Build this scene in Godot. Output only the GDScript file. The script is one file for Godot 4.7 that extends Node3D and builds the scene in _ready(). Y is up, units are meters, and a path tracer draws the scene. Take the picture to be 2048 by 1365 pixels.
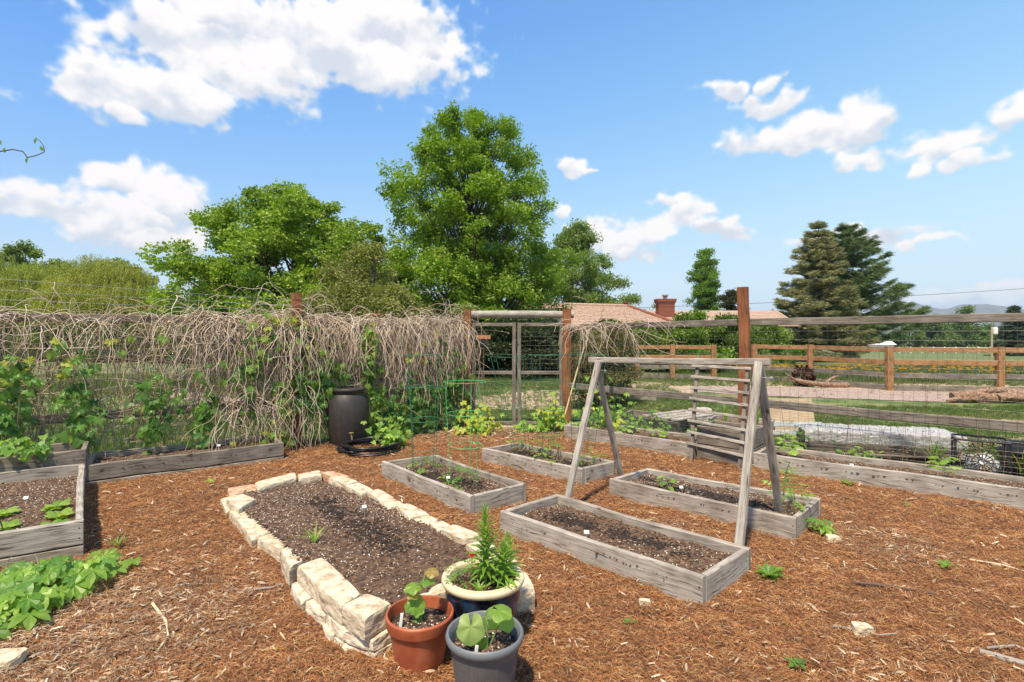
extends Node3D
# A kitchen garden: raised beds, a stone bed, fences with dead vines, trees and a house behind.
# Plan positions are metres: x to the east, d = distance north (z = -d).

const EYE := 1.55

var M := {}
var used_names := {}
var R := RandomNumberGenerator.new()
var nz := FastNoiseLite.new()
var nz2 := FastNoiseLite.new()
var beds: Array = []        # plan polygons that hold no mulch
var leaf_cache := {}

# ------------------------------------------------------------------ mesh collecting
class MB:
	var v := PackedVector3Array()
	var n := PackedVector3Array()
	var uv := PackedVector2Array()
	var c := PackedColorArray()
	var ix := PackedInt32Array()
	var tint := Color(1, 1, 1)
	var colored := false
	func add(p: Vector3, q: Vector3, t := Vector2.ZERO) -> int:
		v.append(p); n.append(q); uv.append(t)
		if colored: c.append(tint)
		return v.size() - 1
	func face(a: int, b: int, d: int) -> void:      # counter-clockwise seen from outside
		ix.append(a); ix.append(d); ix.append(b)
	func tri(a: Vector3, b: Vector3, d: Vector3) -> void:
		var q := (b - a).cross(d - a).normalized()
		face(add(a, q), add(b, q), add(d, q))
	func quad(a: Vector3, b: Vector3, d: Vector3, e: Vector3, ta := Vector2(0, 0), tb := Vector2(1, 0), td := Vector2(1, 1), te := Vector2(0, 1)) -> void:
		var q := (d - a).cross(e - b).normalized()
		var i := add(a, q, ta)
		add(b, q, tb); add(d, q, td); add(e, q, te)
		face(i, i + 1, i + 2); face(i, i + 2, i + 3)
	func tube(p: PackedVector3Array, r0: float, r1: float, sides := 5, cap := true) -> void:
		var m := p.size()
		if m < 2: return
		var ref := Vector3(0.31, 0.2, 0.93)
		var start := v.size()
		var along := 0.0
		for i in m:
			var t := (p[mini(i + 1, m - 1)] - p[maxi(i - 1, 0)]).normalized()
			if i: along += p[i].distance_to(p[i - 1])
			if absf(t.dot(ref)) > 0.95: ref = Vector3(0.9, 0.1, 0.3)
			var s := t.cross(ref).normalized()
			var w := s.cross(t)
			ref = -w.cross(s) if false else ref
			var r := lerpf(r0, r1, float(i) / (m - 1))
			for k in sides:
				var a := TAU * k / sides
				var q := s * cos(a) + w * sin(a)
				add(p[i] + q * r, q, Vector2(along, float(k) / sides))
		for i in m - 1:
			for k in sides:
				var a := start + i * sides + k
				var b := start + i * sides + (k + 1) % sides
				face(a, a + sides, b); face(b, a + sides, b + sides)
		if cap:
			for e in 2:
				var o := start + (m - 1) * sides * e
				var q := (p[1] - p[0]).normalized() * -1.0 if e == 0 else (p[m - 1] - p[m - 2]).normalized()
				var s0 := v.size()
				for k in sides: add(v[o + k], q, Vector2(0.1 * cos(TAU * k / sides), 0.1 * sin(TAU * k / sides)))
				for k in range(1, sides - 1):
					if e == 0: face(s0, s0 + k, s0 + k + 1)
					else: face(s0, s0 + k + 1, s0 + k)
	func lathe(prof: Array, segs := 36, at := Vector3.ZERO, smooth := true) -> void:
		var m := prof.size()
		var nr: Array = []
		for i in m:
			var a: Vector2 = prof[maxi(i - 1, 0)]
			var b: Vector2 = prof[mini(i + 1, m - 1)]
			var t := (b - a).normalized()
			nr.append(Vector2(t.y, -t.x))
		for i in m - 1:
			var a: Vector2 = prof[i]
			var b: Vector2 = prof[i + 1]
			var t := (b - a).normalized()
			var f := Vector2(t.y, -t.x)
			var na: Vector2 = nr[i] if smooth and (nr[i] as Vector2).dot(f) > 0.8 else f
			var nb: Vector2 = nr[i + 1] if smooth and (nr[i + 1] as Vector2).dot(f) > 0.8 else f
			var s0 := v.size()
			for k in segs + 1:
				var g := TAU * k / segs
				var o := Vector3(cos(g), 0, sin(g))
				add(at + o * a.x + Vector3.UP * a.y, (o * na.x + Vector3.UP * na.y).normalized(), Vector2(float(k) / segs, a.y))
				add(at + o * b.x + Vector3.UP * b.y, (o * nb.x + Vector3.UP * nb.y).normalized(), Vector2(float(k) / segs, b.y))
			for k in segs:
				var q := s0 + 2 * k
				face(q, q + 1, q + 2); face(q + 2, q + 1, q + 3)
	func box(lo: Vector3, hi: Vector3) -> void:
		var p: Array = []
		for i in 8: p.append(Vector3(hi.x if i & 1 else lo.x, hi.y if i & 2 else lo.y, hi.z if i & 4 else lo.z))
		var s := hi - lo
		for f in [[0, 2, 3, 1, 0, 1], [4, 5, 7, 6, 0, 1], [0, 4, 6, 2, 2, 1], [1, 3, 7, 5, 2, 1], [0, 1, 5, 4, 0, 2], [2, 6, 7, 3, 0, 2]]:
			var t: Array = []
			for k in 4: t.append(Vector2((p[f[k]] - lo)[f[4]], (p[f[k]] - lo)[f[5]]))
			quad(p[f[0]], p[f[1]], p[f[2]], p[f[3]], t[0], t[1], t[2], t[3])
	func mesh() -> ArrayMesh:
		var a := []
		a.resize(Mesh.ARRAY_MAX)
		a[Mesh.ARRAY_VERTEX] = v; a[Mesh.ARRAY_NORMAL] = n; a[Mesh.ARRAY_TEX_UV] = uv; a[Mesh.ARRAY_INDEX] = ix
		if colored: a[Mesh.ARRAY_COLOR] = c
		var o := ArrayMesh.new()
		o.add_surface_from_arrays(Mesh.PRIMITIVE_TRIANGLES, a)
		return o

# many copies of one mesh
class Swarm:
	var t: Array[Transform3D] = []
	var c := PackedColorArray()
	func put(at: Transform3D, tint := Color(1, 1, 1)) -> void:
		t.append(at); c.append(tint)

# ------------------------------------------------------------------ small helpers
func P(x: float, d: float, y := 0.0) -> Vector3: return Vector3(x, y, -d)
func rr(a: float, b: float) -> float: return R.randf_range(a, b)
func lin(r: float, g: float, b: float) -> Color: return Color(r, g, b).linear_to_srgb()

func numbered(called: String) -> String:
	var k: int = used_names.get(called, 0)
	used_names[called] = k + 1
	return called if k == 0 else "%s_%03d" % [called, k]

func tag(o: Node, label: String, category := "", group := "", kind := "") -> Node:
	if label: o.set_meta("label", label)
	if category: o.set_meta("category", category)
	if group: o.set_meta("group", group)
	if kind: o.set_meta("kind", kind)
	return o

func thing(called: String, label: String, category: String, at := Vector3.ZERO, group := "") -> Node3D:
	var o := Node3D.new()
	o.name = numbered(called)
	add_child(o)
	o.position = at
	tag(o, label, category, group)
	return o

func obj(called: String, mesh: Mesh, mat: Material, parent: Node = null, at := Transform3D()) -> MeshInstance3D:
	var o := MeshInstance3D.new()
	o.mesh = mesh
	o.material_override = mat
	o.transform = at
	if parent == null:
		o.name = numbered(called)
		add_child(o)
	else:
		o.name = called
		parent.add_child(o, true)
	return o

func swarm(called: String, s: Swarm, mesh: Mesh, mat: Material, parent: Node = null) -> MultiMeshInstance3D:
	var m := MultiMesh.new()
	m.transform_format = MultiMesh.TRANSFORM_3D
	m.use_colors = true
	m.mesh = mesh
	m.instance_count = s.t.size()
	for i in s.t.size():
		m.set_instance_transform(i, s.t[i])
		m.set_instance_color(i, s.c[i])
	var o := MultiMeshInstance3D.new()
	o.multimesh = m
	o.material_override = mat
	if parent == null:
		o.name = numbered(called)
		add_child(o)
	else:
		o.name = called
		parent.add_child(o, true)
	o.set_meta("kind", "stuff")
	return o

func struct(called: String, mesh: Mesh, mat: Material) -> MeshInstance3D:
	var o := obj(called, mesh, mat)
	o.set_meta("kind", "structure")
	return o

func frame(at: Vector3, along: Vector3, up: Vector3) -> Transform3D:      # x along, y up as near as it goes
	var x := along.normalized()
	var z := x.cross(up).normalized()
	return Transform3D(Basis(x, z.cross(x), z), at)

func aim(at: Vector3, tip: Vector3, face: Vector3, s := 1.0) -> Transform3D:    # leaf: -z... x across, y normal, z towards the tip
	var z := tip.normalized()
	var x := face.cross(z)
	if x.length() < 0.01: x = Vector3(1, 0.1, 0).cross(z)
	x = x.normalized()
	return Transform3D(Basis(x * s, z.cross(x) * s, z * s), at)

func rdir() -> Vector3:
	var y := rr(-1, 1)
	var a := rr(0, TAU)
	return Vector3(sqrt(1 - y * y) * cos(a), y, sqrt(1 - y * y) * sin(a))

func curve(a: Vector3, b: Vector3, sag: Vector3, k := 6) -> PackedVector3Array:
	var p := PackedVector3Array()
	for i in k + 1:
		var t := float(i) / k
		p.append(a.lerp(b, t) + sag * 4.0 * t * (1 - t))
	return p

# a sawn board from a to b: width w along "up", thickness th, worn chamfered edges, a little warp; uv in metres along the grain
func board_mesh(length: float, w: float, th: float, warp := 0.002, ch := 0.004) -> ArrayMesh:
	var m := MB.new()
	var segs := clampi(int(length / 0.2), 1, 16)
	var u0 := rr(0, 1.6)
	var v0 := rr(0, 0.9)
	var hw := w / 2; var ht := th / 2
	var ring: Array = [Vector2(-hw + ch, ht), Vector2(hw - ch, ht), Vector2(hw, ht - ch), Vector2(hw, -ht + ch), Vector2(hw - ch, -ht), Vector2(-hw + ch, -ht), Vector2(-hw, -ht + ch), Vector2(-hw, ht - ch)]
	var off: Array = []
	for i in segs + 1:
		var row: Array = []
		for k in 8: row.append(Vector2(rr(-1, 1), rr(-1, 1)) * warp * 0.5)
		var bow := Vector2(sin(i * 0.9 + u0), cos(i * 0.7 + v0)) * warp
		for k in 8: row[k] += bow
		off.append(row)
	for k in 8:
		var k2 := (k + 1) % 8
		var a: Vector2 = ring[k]; var b: Vector2 = ring[k2]
		var va := v0 + (a.x + a.y * 1.3 + 0.5) * 0.9
		var vb := v0 + (b.x + b.y * 1.3 + 0.5) * 0.9
		for i in segs:
			var x0 := length * i / segs; var x1 := length * (i + 1) / segs
			var a0: Vector2 = a + off[i][k]; var b0: Vector2 = b + off[i][k2]; var a1: Vector2 = a + off[i + 1][k]; var b1: Vector2 = b + off[i + 1][k2]
			m.quad(Vector3(x0, a0.x, a0.y), Vector3(x1, a1.x, a1.y), Vector3(x1, b1.x, b1.y), Vector3(x0, b0.x, b0.y),
				Vector2((x0 + u0) / 1.6, va), Vector2((x1 + u0) / 1.6, va), Vector2((x1 + u0) / 1.6, vb), Vector2((x0 + u0) / 1.6, vb))
	for e in 2:
		var q := Vector3(-1 if e == 0 else 1, 0, 0)
		var s0 := m.v.size()
		for k in 8:
			var a: Vector2 = ring[k] + off[segs * e][k]
			m.add(Vector3(length * e, a.x, a.y), q, Vector2(u0 + a.x * 0.15, v0 + a.y * 2.0))
		for k in range(1, 7):
			if e == 0: m.face(s0, s0 + k, s0 + k + 1)
			else: m.face(s0, s0 + k + 1, s0 + k)
	return m.mesh()

func board(called: String, parent: Node, a: Vector3, b: Vector3, w: float, th: float, mat: Material, up := Vector3.UP, warp := 0.002) -> MeshInstance3D:
	var base: Vector3 = parent.position if parent is Node3D and parent.get_parent() == self else Vector3.ZERO
	return obj(called, board_mesh(a.distance_to(b), w, th, warp, minf(0.006, th * 0.18)), mat, parent, frame(a - base, b - a, up))

func rod(called: String, parent: Node, p: PackedVector3Array, r0: float, r1: float, mat: Material, sides := 5) -> MeshInstance3D:
	var m := MB.new()
	m.tube(p, r0, r1, sides)
	return obj(called, m.mesh(), mat, parent)

# ------------------------------------------------------------------ textures and materials
func image_tex(im: Image) -> ImageTexture: return ImageTexture.create_from_image(im)

func noise_tex(freq: float, ramp: Array, type := FastNoiseLite.TYPE_SIMPLEX_SMOOTH, oct := 4, size := 512, sd := 1) -> NoiseTexture2D:
	var f := FastNoiseLite.new()
	f.noise_type = type; f.frequency = freq; f.fractal_octaves = oct; f.seed = sd
	if type == FastNoiseLite.TYPE_CELLULAR: f.cellular_return_type = FastNoiseLite.RETURN_CELL_VALUE
	var t := NoiseTexture2D.new()
	t.width = size; t.height = size; t.seamless = true; t.noise = f
	if ramp:
		var g := Gradient.new()
		var o := PackedFloat32Array(); var c := PackedColorArray()
		for k in ramp: o.append(k[0]); c.append(k[1])
		g.offsets = o; g.colors = c
		t.color_ramp = g
	return t

func plain(r: float, g: float, b: float, rough := 0.8, metal := 0.0) -> StandardMaterial3D:
	var m := StandardMaterial3D.new()
	m.albedo_color = lin(r, g, b)
	m.roughness = rough; m.metallic = metal
	return m

func tinted(rough := 0.8, back := Color(0, 0, 0)) -> StandardMaterial3D:
	var m := StandardMaterial3D.new()
	m.vertex_color_use_as_albedo = true
	m.roughness = rough
	if back != Color(0, 0, 0):
		m.backlight_enabled = true
		m.backlight = back
	return m

func tri_mat(tex: Texture2D, scale: float, bump: Texture2D = null, depth := 1.0, rough := 0.9, world := true) -> StandardMaterial3D:
	var m := StandardMaterial3D.new()
	m.albedo_texture = tex
	m.uv1_triplanar = true; m.uv1_world_triplanar = world
	m.uv1_scale = Vector3.ONE * scale
	m.roughness = rough
	if bump:
		m.heightmap_enabled = true; m.heightmap_texture = bump; m.heightmap_scale = depth
	return m

# weathered wood: growth rings cut lengthwise, cracks and knots; returns the grey values, one per texel
func wood_grain(w: int, h: int, sd: int) -> PackedFloat32Array:
	var a := FastNoiseLite.new(); a.seed = sd; a.frequency = 1.0; a.fractal_octaves = 2
	var b := FastNoiseLite.new(); b.seed = sd + 7; b.frequency = 1.0; b.fractal_octaves = 3
	var rg := RandomNumberGenerator.new(); rg.seed = sd
	var knots: Array = []
	for k in 5: knots.append(Vector3(rg.randf(), 0.1 + 0.8 * rg.randf(), 0.012 + 0.014 * rg.randf()))
	var o := PackedFloat32Array(); o.resize(w * h)
	for y in h:
		var vv := float(y) / h
		for x in w:
			var u := float(x) / w
			var cx := cos(u * TAU); var sx := sin(u * TAU)
			var bend := a.get_noise_3d(cx * 0.35, sx * 0.35, vv * 1.6) * 0.06
			var dark := 0.0
			for k in knots:
				var du: float = absf(u - k.x)
				du = minf(du, 1.0 - du) * 1.6
				var dv: float = (vv - k.y) * 0.5
				var q: float = (du * du + dv * dv * 5.0) / (k.z * k.z)
				if q < 30.0:
					bend += 0.012 * exp(-q * 0.12) * clampf(dv / .018, -1.0, 1.0)
					dark += exp(-q * 0.9) * 0.4
			var ring := vv + bend
			var line := fmod(ring * 26.0 + 40.0, 1.0)
			line = pow(line, 2.2) if line < 0.9 else pow(0.9, 2.2) * (1.0 - line) * 10.0
			var fine := b.get_noise_3d(cx * 1.4, sx * 1.4, vv * 120.0)
			var crack := b.get_noise_3d(cx * 0.9 + 9.0, sx * 0.9, ring * 46.0)
			var g := 0.64 - 0.18 * line + 0.26 * fine - dark
			if crack < -0.3: g -= (-0.3 - crack) * 1.3
			o[y * w + x] = clampf(g, 0.0, 1.0)
	return o

func ramp_image(g: PackedFloat32Array, w: int, h: int, c: Array, blotch: float, sd: int) -> ImageTexture:
	var n3 := FastNoiseLite.new(); n3.seed = sd; n3.frequency = 1.0; n3.fractal_octaves = 3
	var px := PackedByteArray(); px.resize(w * h * 3)
	for y in h:
		for x in w:
			var u := float(x) / w * TAU
			var k := g[y * w + x] + blotch * n3.get_noise_3d(cos(u) * 1.0, sin(u) * 1.0, float(y) / h * 4.0)
			k = clampf(k, 0.0, 0.999) * (c.size() - 1)
			var i := int(k)
			var q: Color = (c[i] as Color).lerp(c[i + 1], k - i)
			var at := (y * w + x) * 3
			px[at] = q.r8; px[at + 1] = q.g8; px[at + 2] = q.b8
	return image_tex(Image.create_from_data(w, h, false, Image.FORMAT_RGB8, px))

func height_image(g: PackedFloat32Array, w: int, h: int) -> ImageTexture:
	var px := PackedByteArray(); px.resize(w * h)
	for i in w * h: px[i] = int(g[i] * 255.0)
	return image_tex(Image.create_from_data(w, h, false, Image.FORMAT_L8, px))

func wood_mat(tex: Texture2D, bump: Texture2D, rough := 0.85, depth := 0.35) -> StandardMaterial3D:
	var m := StandardMaterial3D.new()
	m.albedo_texture = tex
	m.roughness = rough
	m.heightmap_enabled = true; m.heightmap_texture = bump; m.heightmap_scale = depth
	return m

func make_materials() -> void:
	var w := 768; var h := 384
	var g1 := wood_grain(w, h, 11)
	var g2 := wood_grain(w, h, 29)
	var hb1 := height_image(g1, w, h); var hb2 := height_image(g2, w, h)
	M.wood = wood_mat(ramp_image(g1, w, h, [lin(.05, .042, .035), lin(.215, .19, .162), lin(.39, .36, .318), lin(.54, .51, .465)], 0.26, 3), hb1)
	M.wood_b = wood_mat(ramp_image(g2, w, h, [lin(.045, .036, .029), lin(.185, .158, .13), lin(.35, .312, .268), lin(.5, .458, .405)], 0.3, 4), hb2)
	M.rail = wood_mat(ramp_image(g2, w, h, [lin(.024, .02, .017), lin(.1, .084, .068), lin(.205, .178, .15), lin(.34, .31, .27)], 0.3, 5), hb2)
	M.dark_wood = wood_mat(ramp_image(g1, w, h, [lin(.022, .017, .013), lin(.07, .055, .043), lin(.15, .122, .097), lin(.25, .21, .172)], 0.25, 6), hb1)
	M.cedar = wood_mat(ramp_image(g1, w, h, [lin(.05, .018, .008), lin(.15, .052, .019), lin(.27, .098, .036), lin(.38, .16, .07)], 0.3, 7), hb1, 0.75)
	M.ranch = wood_mat(ramp_image(g2, w, h, [lin(.07, .037, .018), lin(.21, .105, .044), lin(.35, .185, .082), lin(.44, .27, .145)], 0.3, 8), hb2, 0.8)
	M.pale_wood = wood_mat(ramp_image(g2, w, h, [lin(.16, .12, .08), lin(.33, .25, .165), lin(.48, .37, .25), lin(.56, .45, .32)], 0.2, 9), hb2, 0.8)
	M.red_wood = wood_mat(ramp_image(g1, w, h, [lin(.05, .012, .012), lin(.12, .025, .022), lin(.2, .045, .04), lin(.26, .08, .07)], 0.25, 10), hb1, 0.8)
	M.blue_wood = wood_mat(ramp_image(g1, w, h, [lin(.16, .18, .19), lin(.3, .33, .35), lin(.42, .46, .48), lin(.5, .54, .56)], 0.25, 12), hb1, 0.8)
	var rough := noise_tex(0.02, [], FastNoiseLite.TYPE_SIMPLEX_SMOOTH, 6, 512, 3)
	var grit := noise_tex(0.06, [], FastNoiseLite.TYPE_SIMPLEX_SMOOTH, 4, 512, 8)
	M.mulch = tri_mat(noise_tex(0.03, [[0.2, lin(.05, .019, .007)], [0.45, lin(.13, .05, .018)], [0.62, lin(.26, .115, .045)], [0.85, lin(.4, .21, .095)]], FastNoiseLite.TYPE_SIMPLEX_SMOOTH, 5, 1024, 5), 1.1, grit, 2.0)
	M.soil = tri_mat(noise_tex(0.02, [[0.2, lin(.042, .023, .013)], [0.5, lin(.1, .058, .034)], [0.75, lin(.16, .098, .06)], [0.95, lin(.24, .165, .11)]], FastNoiseLite.TYPE_SIMPLEX_SMOOTH, 6, 1024, 6), 0.9, grit, 1.5)
	M.dark_soil = tri_mat(noise_tex(0.03, [[0.2, lin(.012, .008, .006)], [0.55, lin(.03, .02, .014)], [0.9, lin(.075, .05, .036)]], FastNoiseLite.TYPE_SIMPLEX_SMOOTH, 6, 512, 16), 2.0, grit, 1.2)
	M.stone = tri_mat(noise_tex(0.012, [[0.12, lin(.36, .27, .17)], [0.34, lin(.52, .43, .3)], [0.55, lin(.6, .515, .385)], [0.8, lin(.66, .58, .45)]], FastNoiseLite.TYPE_SIMPLEX_SMOOTH, 6, 512, 9), 1.6, rough, 1.2)
	M.stone_low = tri_mat(noise_tex(0.014, [[0.12, lin(.38, .3, .2)], [0.34, lin(.55, .47, .36)], [0.55, lin(.64, .56, .44)], [0.8, lin(.71, .65, .54)]], FastNoiseLite.TYPE_SIMPLEX_SMOOTH, 6, 512, 19), 1.7, rough, 1.2)
	M.stone_pink = tri_mat(noise_tex(0.012, [[0.15, lin(.34, .16, .09)], [0.5, lin(.52, .31, .2)], [0.85, lin(.6, .45, .33)]], FastNoiseLite.TYPE_SIMPLEX_SMOOTH, 5, 512, 10), 1.6, rough, 1.0)
	M.grass = tri_mat(noise_tex(0.008, [[0.2, lin(.06, .1, .02)], [0.45, lin(.1, .15, .034)], [0.65, lin(.15, .185, .055)], [0.85, lin(.3, .24, .12)]], FastNoiseLite.TYPE_SIMPLEX_SMOOTH, 6, 1024, 12), 0.11, grit, 1.0)
	M.dirt = tri_mat(noise_tex(0.02, [[0.2, lin(.26, .19, .12)], [0.5, lin(.4, .31, .21)], [0.8, lin(.5, .41, .3)]], FastNoiseLite.TYPE_SIMPLEX_SMOOTH, 6, 512, 13), 0.6, grit, 0.3)
	M.gravel = tri_mat(noise_tex(0.09, [[0.1, lin(.2, .14, .115)], [0.4, lin(.37, .275, .235)], [0.7, lin(.47, .365, .315)], [0.95, lin(.56, .47, .42)]], FastNoiseLite.TYPE_CELLULAR, 2, 512, 14), 0.9, grit, 2.0)
	M.hill = tri_mat(noise_tex(0.01, [[0.2, lin(.075, .085, .075)], [0.5, lin(.115, .125, .105)], [0.8, lin(.17, .165, .135)]], FastNoiseLite.TYPE_SIMPLEX_SMOOTH, 6, 512, 15), 0.0015)
	M.brick = tri_mat(noise_tex(0.05, [[0.2, lin(.15, .045, .025)], [0.5, lin(.25, .085, .05)], [0.85, lin(.33, .14, .09)]], FastNoiseLite.TYPE_SIMPLEX_SMOOTH, 4, 256, 17), 1.0, grit, 1.0)
	M.roof = tri_mat(noise_tex(0.03, [[0.2, lin(.3, .2, .15)], [0.5, lin(.42, .3, .235)], [0.85, lin(.54, .42, .345)]], FastNoiseLite.TYPE_SIMPLEX_SMOOTH, 4, 512, 18), 0.5, grit, 1.0)
	M.bark = tri_mat(noise_tex(0.03, [[0.2, lin(.03, .024, .018)], [0.5, lin(.075, .06, .046)], [0.85, lin(.15, .125, .1)]], FastNoiseLite.TYPE_SIMPLEX_SMOOTH, 5, 256, 20), 1.5, rough, 3.0)
	M.log = tri_mat(noise_tex(0.03, [[0.2, lin(.14, .075, .045)], [0.5, lin(.28, .17, .11)], [0.85, lin(.42, .3, .22)]], FastNoiseLite.TYPE_SIMPLEX_SMOOTH, 5, 256, 21), 1.5, rough, 3.0)
	M.leaf = tinted(0.5, Color(0.8, 0.92, 0.4))
	M.needle = tinted(0.6, Color(0.5, 0.6, 0.32))
	M.chip = tinted(0.85)
	M.stem = tinted(0.8)
	M.perlite = plain(.74, .72, .68, 0.9)
	M.wire = plain(.23, .23, .22, 0.45, 0.6)
	M.galv = plain(.4, .41, .42, 0.4, 0.7)
	M.green_wire = plain(.05, .46, .14, 0.4)
	M.dark_green_wire = plain(.03, .15, .08, 0.4)
	M.barrel = tri_mat(noise_tex(0.02, [[0.2, lin(.034, .03, .028)], [0.8, lin(.05, .045, .042)]], FastNoiseLite.TYPE_SIMPLEX_SMOOTH, 4, 256, 30), 2.0, grit, 0.25, 0.5)
	M.hose = plain(.012, .013, .015, 0.35)
	M.terracotta = tri_mat(noise_tex(0.012, [[0.2, lin(.3, .07, .03)], [0.55, lin(.4, .11, .05)], [0.85, lin(.47, .17, .09)]], FastNoiseLite.TYPE_SIMPLEX_SMOOTH, 4, 256, 31), 2.0, grit, 0.06, 0.5)
	M.grey_pot = tri_mat(noise_tex(0.012, [[0.2, lin(.1, .1, .102)], [0.8, lin(.135, .135, .137)]], FastNoiseLite.TYPE_SIMPLEX_SMOOTH, 4, 256, 32), 2.0, grit, 0.06, 0.55)
	M.grey_rim = plain(.15, .165, .185, 0.5)
	M.cream = tri_mat(noise_tex(0.015, [[0.2, lin(.56, .47, .31)], [0.8, lin(.68, .59, .41)]], FastNoiseLite.TYPE_SIMPLEX_SMOOTH, 4, 256, 33), 2.0, null, 0.0, 0.35)
	var glaze := StandardMaterial3D.new()
	glaze.albedo_texture = noise_tex(0.012, [[0.25, lin(.008, .009, .013)], [0.5, lin(.012, .025, .05)], [0.72, lin(.014, .05, .1)], [0.9, lin(.025, .1, .17)]], FastNoiseLite.TYPE_SIMPLEX_SMOOTH, 3, 512, 34)
	glaze.uv1_scale = Vector3(2, 0.9, 1)
	glaze.roughness = 0.12
	M.glaze = glaze
	M.stake = plain(.62, .51, .34, 0.7)
	M.plant_tag = plain(.62, .66, .68, 0.6)
	M.white = plain(.78, .78, .77, 0.6)
	M.white_film = StandardMaterial3D.new()
	M.white_film.albedo_color = Color(.83, .84, .85, 0.5)
	M.white_film.transparency = BaseMaterial3D.TRANSPARENCY_ALPHA
	M.white_film.roughness = 0.32
	M.black = plain(.02, .021, .024, 0.5)
	M.glass = plain(.02, .026, .034, 0.08)
	M.brown_pot = plain(.075, .032, .022, 0.45)
	M.concrete = tri_mat(noise_tex(0.03, [[0.2, lin(.3, .29, .27)], [0.8, lin(.5, .49, .46)]], FastNoiseLite.TYPE_SIMPLEX_SMOOTH, 5, 256, 36), 1.0, grit, 1.0)
	M.leaves = {}
	for k in {"bright": [.15, .28, .035], "mid": [.09, .21, .034], "dark": [.045, .125, .026], "yellow": [.34, .36, .035], "lime": [.24, .38, .06], "olive": [.16, .19, .06], "pale": [.3, .4, .13], "rust": [.3, .18, .06]}.keys():
		var q: Array = {"bright": [.15, .28, .035], "mid": [.09, .21, .034], "dark": [.045, .125, .026], "yellow": [.34, .36, .035], "lime": [.24, .38, .06], "olive": [.16, .19, .06], "pale": [.3, .4, .13], "rust": [.3, .18, .06]}[k]
		var lm := plain(q[0], q[1], q[2], 0.45)
		lm.backlight_enabled = true
		lm.backlight = Color(0.72, 0.84, 0.36)
		M.leaves[k] = lm
	M.green_stem = plain(.16, .27, .07, 0.5)
	M.flower = plain(.75, .16, .012, 0.6)

# ------------------------------------------------------------------ sky
var cloud_a := FastNoiseLite.new()
var cloud_b := FastNoiseLite.new()
# fair-weather cumulus: azimuth, elevation, half width, half height in degrees
const CLOUDS := [[-20.3, 27.5, 13.9, 3.9], [-27.6, 25.4, 8.6, 3.2], [-34.8, 20.7, 5.6, 2.2], [-40.7, 20.1, 2.7, 1.1], [-35.6, 18.7, 2.2, 1.0], [-14.2, 29.5, 8.2, 3.2], [-11.6, 26.9, 3.2, 1.5], [-25.9, 28.5, 8.0, 2.3],
	[-35.9, 13.3, 2.8, 1.6], [-33.3, 12.2, 3.5, 2.2], [-41.0, 10.2, 4.4, 1.4], [-36.7, 9.8, 6.0, 2.1], [-33.7, 8.6, 4.6, 1.3], [-44.3, 10.3, 2.3, 1.0], [-49.0, 9.6, 4.0, 1.6],
	[22.7, 23.6, 2.6, 0.9], [26.8, 22.2, 3.3, 0.9], [27.5, 23.6, 1.0, 0.8], [28.1, 18.6, 4.3, 1.8], [32.6, 18.5, 2.8, 1.7], [33.6, 15.7, 1.2, 1.1], [39.0, 16.0, 4.0, 1.3], [42.1, 14.2, 1.8, 0.7], [37.6, 13.8, 1.5, 0.7], [45.5, 17.8, 2.0, 1.4],
	[7.7, 17.5, 2.4, 0.7], [9.9, 17.2, 1.2, 0.3], [5.1, 14.1, 1.2, 0.7], [8.5, 10.9, 3.2, 2.1], [13.0, 10.0, 3.1, 2.2], [14.3, 8.9, 2.1, 1.3], [17.4, 12.3, 3.0, 1.6], [21.3, 10.8, 2.5, 1.1], [15.4, 13.7, 2.6, 0.6],
	[28.6, 9.1, 1.7, 0.9], [31.4, 9.7, 1.6, 0.8], [35.3, 8.6, 3.4, 1.2], [38.5, 7.6, 1.4, 0.5], [40.1, 2.4, 5.2, 1.5], [44.0, 3.1, 2.6, 1.3], [32.2, 2.7, 2.8, 0.9],
	[-75, 22, 14, 3.5], [-98, 14, 12, 3], [-120, 30, 16, 5], [-150, 16, 14, 3.5], [170, 28, 16, 5], [140, 15, 12, 3], [112, 26, 13, 4], [84, 13, 11, 3], [62, 24, 7, 2.4], [-60, 38, 12, 4], [30, 52, 16, 6], [-20, 60, 20, 7], [110, 55, 22, 8], [-130, 58, 22, 8]]
const SKY_RAMP := [[-90.0, .45, .42, .36], [-2.0, .62, .64, .62], [0.0, .82, .88, .91], [5.0, .75, .85, .91], [10.0, .66, .8, .905], [16.0, .555, .735, .895], [23.0, .465, .665, .875], [31.0, .39, .595, .84], [50.0, .32, .52, .8], [90.0, .28, .47, .76]]

func sky_color(az: float, el: float) -> Color:
	var c := air(az, el)
	return Color(c.r * .965, c.g * .95, c.b * .945)

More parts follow.
